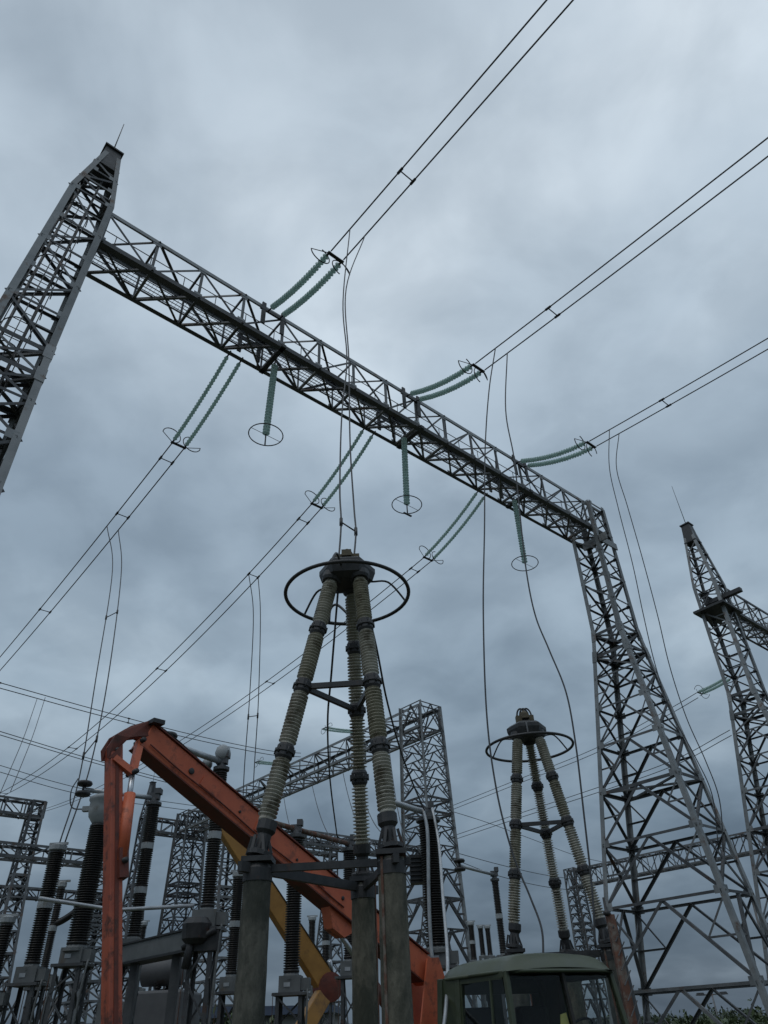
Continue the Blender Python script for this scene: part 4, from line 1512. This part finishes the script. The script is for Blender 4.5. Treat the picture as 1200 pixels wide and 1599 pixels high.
# turret and boom (world coordinates)
def ob(mb, name, mt='orange', parent=None, bevel=0.0, label=None):
    o = mb.build(name, mt, trk, parent, bevel)
    if label: o['label'] = label
    return o


PV = at(655, 1512, 13.7)            # boom pivot
BE = at(222, 1150, 10.3)            # boom elbow end
tx, ty = PV.x + 0.05, PV.y + 0.05
tu = MB()
tu.lathe((tx, ty, 1.06), (tx, ty, 3), [(0, 0.55), (0.12, 0.55), (0.14, 0.42), (0.32, 0.40)], 22, False)
ob(tu, 'slewing_ring', 'dark')
bd = (BE - PV).normalized()
bh_ = V((bd.x, bd.y, 0)).normalized()
bs = bh_.cross(UP)
tu = MB()
for k in (-0.24, 0.24):
    q = V((tx, ty, 0)) + bs * k
    tu.poly([q + UP * 1.36 - bh_ * 0.42, q + UP * 1.36 + bh_ * 0.42, q + UP * 1.75 + bh_ * 0.36, q + PV.z * UP + UP * 0.12 + bh_ * 0.12, q + PV.z * UP + UP * 0.14 - bh_ * 0.16, q + UP * 1.95 - bh_ * 0.45], bs, 0.03)
tu.box((tx, ty, 1.5), (0.5, 0.5, 0.3))
ob(tu, 'turret', 'orange')
bo = (bd.cross(bs)).normalized()
if bo.z < 0: bo = -bo
bm = MB()
bm.bar(PV - bd * 0.15, BE, 0.28, 0.40, bo, 0.26, 0.36)
boom = ob(bm, 'main_boom', 'orange', None, 0.02)
fl2 = MB()
for sg, off in ((1, 0.0), (-1, 0.0)):
    fl2.bar(PV + bo * (sg * 0.212), BE + bo * (sg * 0.192), 0.34, 0.018, bo, 0.31, 0.018)
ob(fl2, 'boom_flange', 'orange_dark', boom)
hz_ = MB()
for t in (0.14, 0.34, 0.55, 0.75):
    q = PV.lerp(BE, t)
    hz_.bar(q - bo * 0.2 - bs * 0.0, q + bo * 0.2, 0.31, 0.03, bs)
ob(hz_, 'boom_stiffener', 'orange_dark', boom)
hs = MB()
for k in (0.05, -0.05):
    pts = [PV.lerp(BE, t) + bo * (0.24 + 0.03 * math.sin(t * 17 + k * 30)) + bs * k for t in [i / 24 for i in range(2, 25)]]
    hs.tube(pts, 0.016, 6)
ob(hs, 'hydraulic_hose', 'rubber', boom)
# holes / bolts
bt = MB()
nearside = bs if (EYE - BE).dot(bs) > 0 else -bs
for px_, r_ in ((0.86, 0.045), (0.70, 0.02), (0.5, 0.02), (0.33, 0.03)):
    q = PV.lerp(BE, px_) + nearside * 0.142
    bt.lathe(q - nearside * 0.02, q + nearside, [(0, r_), (0.026, r_), (0.03, r_ * 0.8)], 10)
ob(bt, 'pivot_pin', 'dark', boom)
cl2 = []
for t in (0.2, 0.36, 0.52, 0.68, 0.84):
    q = PV.lerp(BE, t)
    ob(MB().bar(q + bo * 0.215 - bs * 0.1, q + bo * 0.215 + bs * 0.1, 0.04, 0.06, bo), 'hose_clamp', 'dark', boom)
sp_ = [PV.lerp(BE, t) + nearside * 0.155 - bo * (0.10 + 0.012 * math.sin(t * 23)) for t in [0.32 + 0.66 * i / 20 for i in range(21)]]
ob(MB().tube(sp_, 0.012, 6), 'side_pipe', 'orange_dark', boom)
for t in (0.42, 0.62, 0.8):
    q = PV.lerp(BE, t) + nearside * 0.142
    ob(MB().bar(q - bd * 0.16, q + bd * 0.16, 0.14, 0.012, nearside), 'welded_patch', 'orange', boom)
# bracket and lift cylinder below the boom
LB = PV.lerp(BE, 0.30) - bo * 0.2
br_ = MB().poly([LB - bd * 0.32 + bs * 0.1, LB + bd * 0.36 + bs * 0.1, LB + bd * 0.16 - bo * 0.24 + bs * 0.1, LB - bd * 0.10 - bo * 0.24 + bs * 0.1], bs * -1, 0.2)
ob(br_, 'cylinder_bracket', 'orange', boom)
cy0 = V((tx, ty, 1.5)) + bh_ * 0.35
cy1 = LB - bo * 0.16
ob(MB().tube([cy0, cy0.lerp(cy1, 0.62)], 0.085, 12), 'lift_cylinder', 'orange_dark')
ob(MB().tube([cy0.lerp(cy1, 0.60), cy1], 0.045, 10), 'cylinder_rod', 'hydraulic')
# elbow: knuckle plates, links, forearm, basket
FE = at(178, 1174, 10.05)           # forearm pivot
FB = at(174, 1640, 9.75)            # forearm foot
fd = (FB - FE).normalized()
kn = MB()
for k in (-0.09, 0.07):
    q = bs * k
    kn.poly([BE - bd * 0.25 + bo * 0.20 + q, BE + bd * 0.02 + bo * 0.26 + q, at(200, 1136, 10.15) + q, at(176, 1150, 10.0) + q, at(163, 1170, 10.0) + q, at(164, 1186, 10.0) + q, at(182, 1186, 10.0) + q, at(186, 1166, 10.0) + q, at(198, 1154, 10.1) + q, at(214, 1152, 10.2) + q, BE - bd * 0.15 - bo * 0.02 + q], bs, 0.03)
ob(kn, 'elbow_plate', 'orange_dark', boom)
cpb = MB().bar(at(238, 1132, 10.3) - bs * 0.2, at(238, 1132, 10.3) + bs * 0.2, 0.18, 0.06, UP)
ob(cpb, 'elbow_stop', 'dark', boom)
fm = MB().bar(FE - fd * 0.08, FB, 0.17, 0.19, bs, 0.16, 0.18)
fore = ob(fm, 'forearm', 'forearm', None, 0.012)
fl3 = MB().bar(FE + fd * 0.1, FB, 0.05, 0.205, bs, 0.05, 0.195)
ob(fl3, 'forearm_rib', 'orange_dark', fore)
LJ = at(207, 1207, 10.0)
lk_ = MB()
lk_.bar(at(178, 1184, 9.95), LJ, 0.08, 0.10, bs)
lk_.bar(at(219, 1158, 10.2), LJ, 0.09, 0.09, bs)
ob(lk_, 'link_arm', 'orange')
for q in (LJ, FE, at(219, 1158, 10.2), at(190, 1345, 9.88)):
    ob(MB().tube([q - bs * 0.12, q + bs * 0.12], 0.035, 10), 'elbow_pin', 'dark')
C0, C1 = LJ, at(190, 1345, 9.88)
ob(MB().tube([C0, C0.lerp(C1, 0.4)], 0.038, 10), 'fold_cylinder_rod', 'hydraulic')
ob(MB().tube([C0.lerp(C1, 0.25), C1], 0.075, 12), 'fold_cylinder', 'orange')
ob(MB().bar(C1 - fd * 0.14, C1 + fd * 0.2, 0.12, 0.14, bs).bar(C1, FE.lerp(FB, 0.47), 0.1, 0.12, fd), 'cylinder_lug', 'orange_dark', fore)
ho = MB().tube(smooth_path([at(236, 1140, 10.3), at(222, 1148, 10.2), at(205, 1146, 10.1), at(186, 1149, 10.0), at(172, 1165, 9.95)], 6), 0.018, 6)
ob(ho, 'hose_loop', 'orange')
bsk = MB()
bc = V((FB.x, FB.y, 0))
for dx_ in (-0.55, 0.55):
    for dy_ in (-0.35, 0.35):
        bsk.tube([bc + V((dx_, dy_, 0.12)), bc + V((dx_, dy_, 1.15))], 0.022, 6)
for z in (0.12, 0.65, 1.15):
    q = [bc + V((a, b, z)) for a, b in ((-0.55, -0.35), (0.55, -0.35), (0.55, 0.35), (-0.55, 0.35), (-0.55, -0.35))]
    for a, b in zip(q[:-1], q[1:]):
        bsk.tube([a, b], 0.02, 6)
bsk.box(bc + UP * 0.09, (1.1, 0.7, 0.06))
ob(bsk, 'work_basket', 'orange')
ob(MB().bar(FB - fd * 0.02, bc + UP * 0.12, 0.16, 0.18, bs), 'basket_hanger', 'orange')

# ------------------------------------------------------------------ yellow boom lift further back
YK = at(512, 1542, 20)
YT = at(338, 1272, 19)
YL = at(455, 1640, 19.2)
ymid = V((YL.x - 0.6, YL.y + 0.1, 0))
yl = thing('yellow_boom_lift', ymid, 'yellow folding boom lift behind the concrete posts', 'boom lift')
yd = (YT - YK).normalized()
ys = yd.cross(UP).normalized()
yo = ys.cross(yd)
o = MB().bar(YK - yd * 0.1, YT, 0.34, 0.46, yo, 0.28, 0.36).build('upper_arm', 'yellow', yl, bevel=0.02)
MB().bar(YK + yo * 0.235, YT + yo * 0.185, 0.38, 0.02, yo, 0.31, 0.02).build('arm_flange', 'dark', yl, o)
# latticed rope guard near the tip
rg2 = MB()
for k in range(7):
    q = YK.lerp(YT, 0.62 + 0.052 * k)
    rg2.bar(q + yo * 0.2 + ys * 0.15, q + yd * 0.25 + yo * 0.42 + ys * 0.15, 0.04, 0.04)
    rg2.bar(q + yd * 0.25 + yo * 0.2 - ys * 0.15, q + yo * 0.42 - ys * 0.15, 0.04, 0.04)
rg2.bar(YK.lerp(YT, 0.62) + yo * 0.43, YT + yo * 0.42, 0.3, 0.04, yo)
rg2.build('hose_guard', 'yellow', yl, o)
kq = MB()
kq.lathe(YK - ys * 0.24, YK + ys, [(0, 0.12), (0.02, 0.3), (0.06, 0.3), (0.42, 0.3), (0.46, 0.3), (0.48, 0.12)], 18, False)
kq.build('knuckle', 'orange_dark', yl)
MB().bar(YK, YL, 0.3, 0.36, ys.cross((YL - YK).normalized())).build('lower_arm', 'yellow', yl, bevel=0.02)
q = YK + V((-0.1, 0.0, -0.2))
MB().tube([q, YL + V((0.1, 0, 0.1))], 0.08, 10).build('lift_cylinder', 'dark', yl)
MB().tube([at(515, 1500, 19.8), YK + V((0.1, 0, 0.2))], 0.06, 8).build('upper_cylinder', 'hydraulic', yl)
MB().bar(YL, V((YL.x - 0.3, YL.y, 0.5)), 0.4, 0.4).build('turret', 'yellow', yl)
MB().box(ymid + UP * 0.62, (2.6, 1.5, 0.4)).build('chassis', 'yellow', yl, bevel=0.05)
for dx_ in (-0.95, 0.95):
    for dy_ in (-0.7, 0.7):
        MB().lathe(ymid + V((dx_, dy_ - 0.13, 0.42)), ymid + V((dx_, dy_ + 5, 0.42)), [(0, 0.3), (0.03, 0.42), (0.23, 0.42), (0.26, 0.3)], 20).build('wheel', 'rubber', yl)

# ------------------------------------------------------------------ rusty post beside the smaller tripod
RA, RB = at(948, 1428, 13.2), at(992, 1640, 12.8)
ru = thing('rusty_steel_post', (RB.x, RB.y, 0), 'rust-streaked leaning steel post right of the truck cab', 'post')
MB().angle(RB + UP * -RB.z, RA, 0.12, V((1, 0, 0)), V((0, 1, 0)), 0.1).build('angle_upright', 'rust', ru)
MB().angle(RB + V((0.28, 0.1, -RB.z)), RA + V((0.14, 0.05, -0.1)), 0.09, V((-1, 0, 0)), V((0, 1, 0)), 0.12).build('angle_upright', 'galv_dark', ru)
bb = MB()
for k in range(9):
    a, b = RB.lerp(RA, k / 9), RB.lerp(RA, (k + 1) / 9)
    bb.bar(a + V((0.05, 0.01, 0)), b + V((0.2, 0.08, 0)), 0.02, 0.008)
bb.build('lacing', 'galv_dark', ru)
MB().lathe(RA - UP * 0.02, RA + UP, [(0, 0.03), (0.02, 0.055), (0.06, 0.055), (0.08, 0.025), (0.26, 0.02)], 12).build('pole_top_fitting', 'dark', ru)

# ------------------------------------------------------------------ lamp mast, low building, vegetation
lp = at(1112, 1553, 95)
lm = thing('lamp_mast', (lp.x, lp.y, 0), 'far twin-headed lamp mast between the gantry legs near the horizon', 'street lamp')
MB().tube([(lp.x, lp.y, 0), lp], 0.12, 8, r2=0.08).build('pole', 'brace', lm)
MB().bar(lp + V((-1.3, 0, 0)), lp + V((1.3, 0, 0)), 0.12, 0.12, UP).build('crossarm', 'brace', lm)
for k in (-1.2, 1.2):
    MB().box(lp + V((k, 0, 0.08)), (0.9, 0.4, 0.25), taper=0.7).build('lamp_head', 'dark', lm)

b0 = at(405, 1578, 40)
hb = thing('control_building', (b0.x, b0.y, 0), 'low grey building with a blue roof behind the first concrete post', 'building')
MB().box((b0.x, b0.y, 1.25), (7.0, 6.0, 2.5)).build('wall', 'plaster', hb)
MB().poly([(b0.x - 3.8, b0.y - 3.4, 2.5), (b0.x + 3.8, b0.y - 3.4, 2.5), (b0.x + 3.8, b0.y - 3.4, 2.75), (b0.x - 3.8, b0.y - 3.4, 2.95)], (0, 1, 0), 6.8).build('roof', 'roof_blue', hb)
for k in (-1.8, 0.2, 2.2):
    w_ = MB().box((b0.x + k, b0.y - 3.02, 1.5), (1.0, 0.06, 1.0)).build('window', 'paint_pale', hb)
    MB().box((b0.x + k, b0.y - 3.06, 1.5), (0.85, 0.02, 0.85)).build('pane', 'glass', hb, w_)


def leaves(mb, c, rx, rz, n, size, rng):
    """uneven crown of leaf-sized faces gathered in clumps"""
    cl_ = []
    for _ in range(max(6, n // 45)):
        th, ph = rng.uniform(0, 6.283), math.acos(rng.uniform(-0.5, 1))
        rr = rng.uniform(0.45, 1.0)
        cl_.append((V((rx * rr * math.sin(ph) * math.cos(th), rx * rr * math.sin(ph) * math.sin(th), rz * rr * math.cos(ph))), rng.uniform(0.2, 0.42) * rx))
    for _ in range(n):
        cc, cr_ = rng.choice(cl_)
        p = V(c) + cc + V((rng.gauss(0, 1), rng.gauss(0, 1), rng.gauss(0, 0.8))) * cr_ * 0.6
        a = V((rng.gauss(0, 1), rng.gauss(0, 1), rng.gauss(0, 0.7))).normalized()
        b = a.orthogonal().normalized()
        b.rotate(Quaternion(a, rng.uniform(0, 6.28)))
        s = size * rng.uniform(0.6, 1.4)
        mb.add([p - b * s, p + a * s * 0.45, p + b * s, p - a * s * 0.45], [(0, 1, 2, 3)])


rng = random.Random(5)
SHR = [(18, 1592, 30, 1.3), (70, 1585, 34, 1.6), (215, 1572, 28, 1.5), (245, 1580, 32, 1.4), (300, 1570, 30, 1.5), (338, 1562, 33, 1.7), (372, 1566, 36, 1.6),
       (440, 1582, 38, 1.6), (530, 1580, 36, 1.6), (1070, 1584, 62, 2.0), (1105, 1589, 66, 2.0), (1150, 1588, 58, 2.0), (1190, 1580, 52, 2.2)]
SL = ('shrub at the left bottom corner', 'shrub beside the dark insulator stands at the left', 'shrub right of the orange forearm foot',
      'shrub in front of the grey transformer tank', 'shrub right of the grey transformer tank', 'taller shrub under the drive mechanism',
      'shrub just left of the first concrete post', 'shrub in front of the low building', 'shrub under the yellow knuckle',
      'shrub on the horizon under the right lattice column', 'shrub on the horizon left of the lamp mast', 'shrub on the horizon right of the lamp mast', 'shrub at the right bottom corner')
for (x, y, d, rad), lb in zip(SHR, SL):
    t = at(x, y, d)
    sh = thing('shrub', (t.x, t.y, 0), lb, 'shrub', 'shrubs along the yard')
    tk = MB()
    for k in range(5):
        a = k * 1.26 + rng.uniform(-0.3, 0.3)
        tk.tube([(t.x, t.y, 0), (t.x + 0.2 * math.cos(a), t.y + 0.2 * math.sin(a), t.z * 0.4), (t.x + 0.5 * rad * math.cos(a), t.y + 0.5 * rad * math.sin(a), t.z * 0.75)], 0.05, 5, r2=0.015)
    tk.build('trunk', 'bark', sh)
    cr_ = MB()
    leaves(cr_, (t.x, t.y, t.z * 0.5), rad, t.z * 0.30, 900, 0.11 + d * 0.0012, rng)
    cr_.build('crown', 'leaf', sh)

wd = MB()
for k in range(260):
    az = R(-42 + 84 * k / 260 + rng.uniform(-0.3, 0.3))
    d = rng.uniform(150, 210)
    h = rng.uniform(1.8, 3.9)
    leaves(wd, (d * math.sin(az), d * math.cos(az), h * 0.55), rng.uniform(1.6, 3.2), h * 0.40, 120, 0.32, rng)
tag(wd.build('woodland', 'leaf_far'), 'distant strip of trees along the horizon', 'trees', kind='stuff')
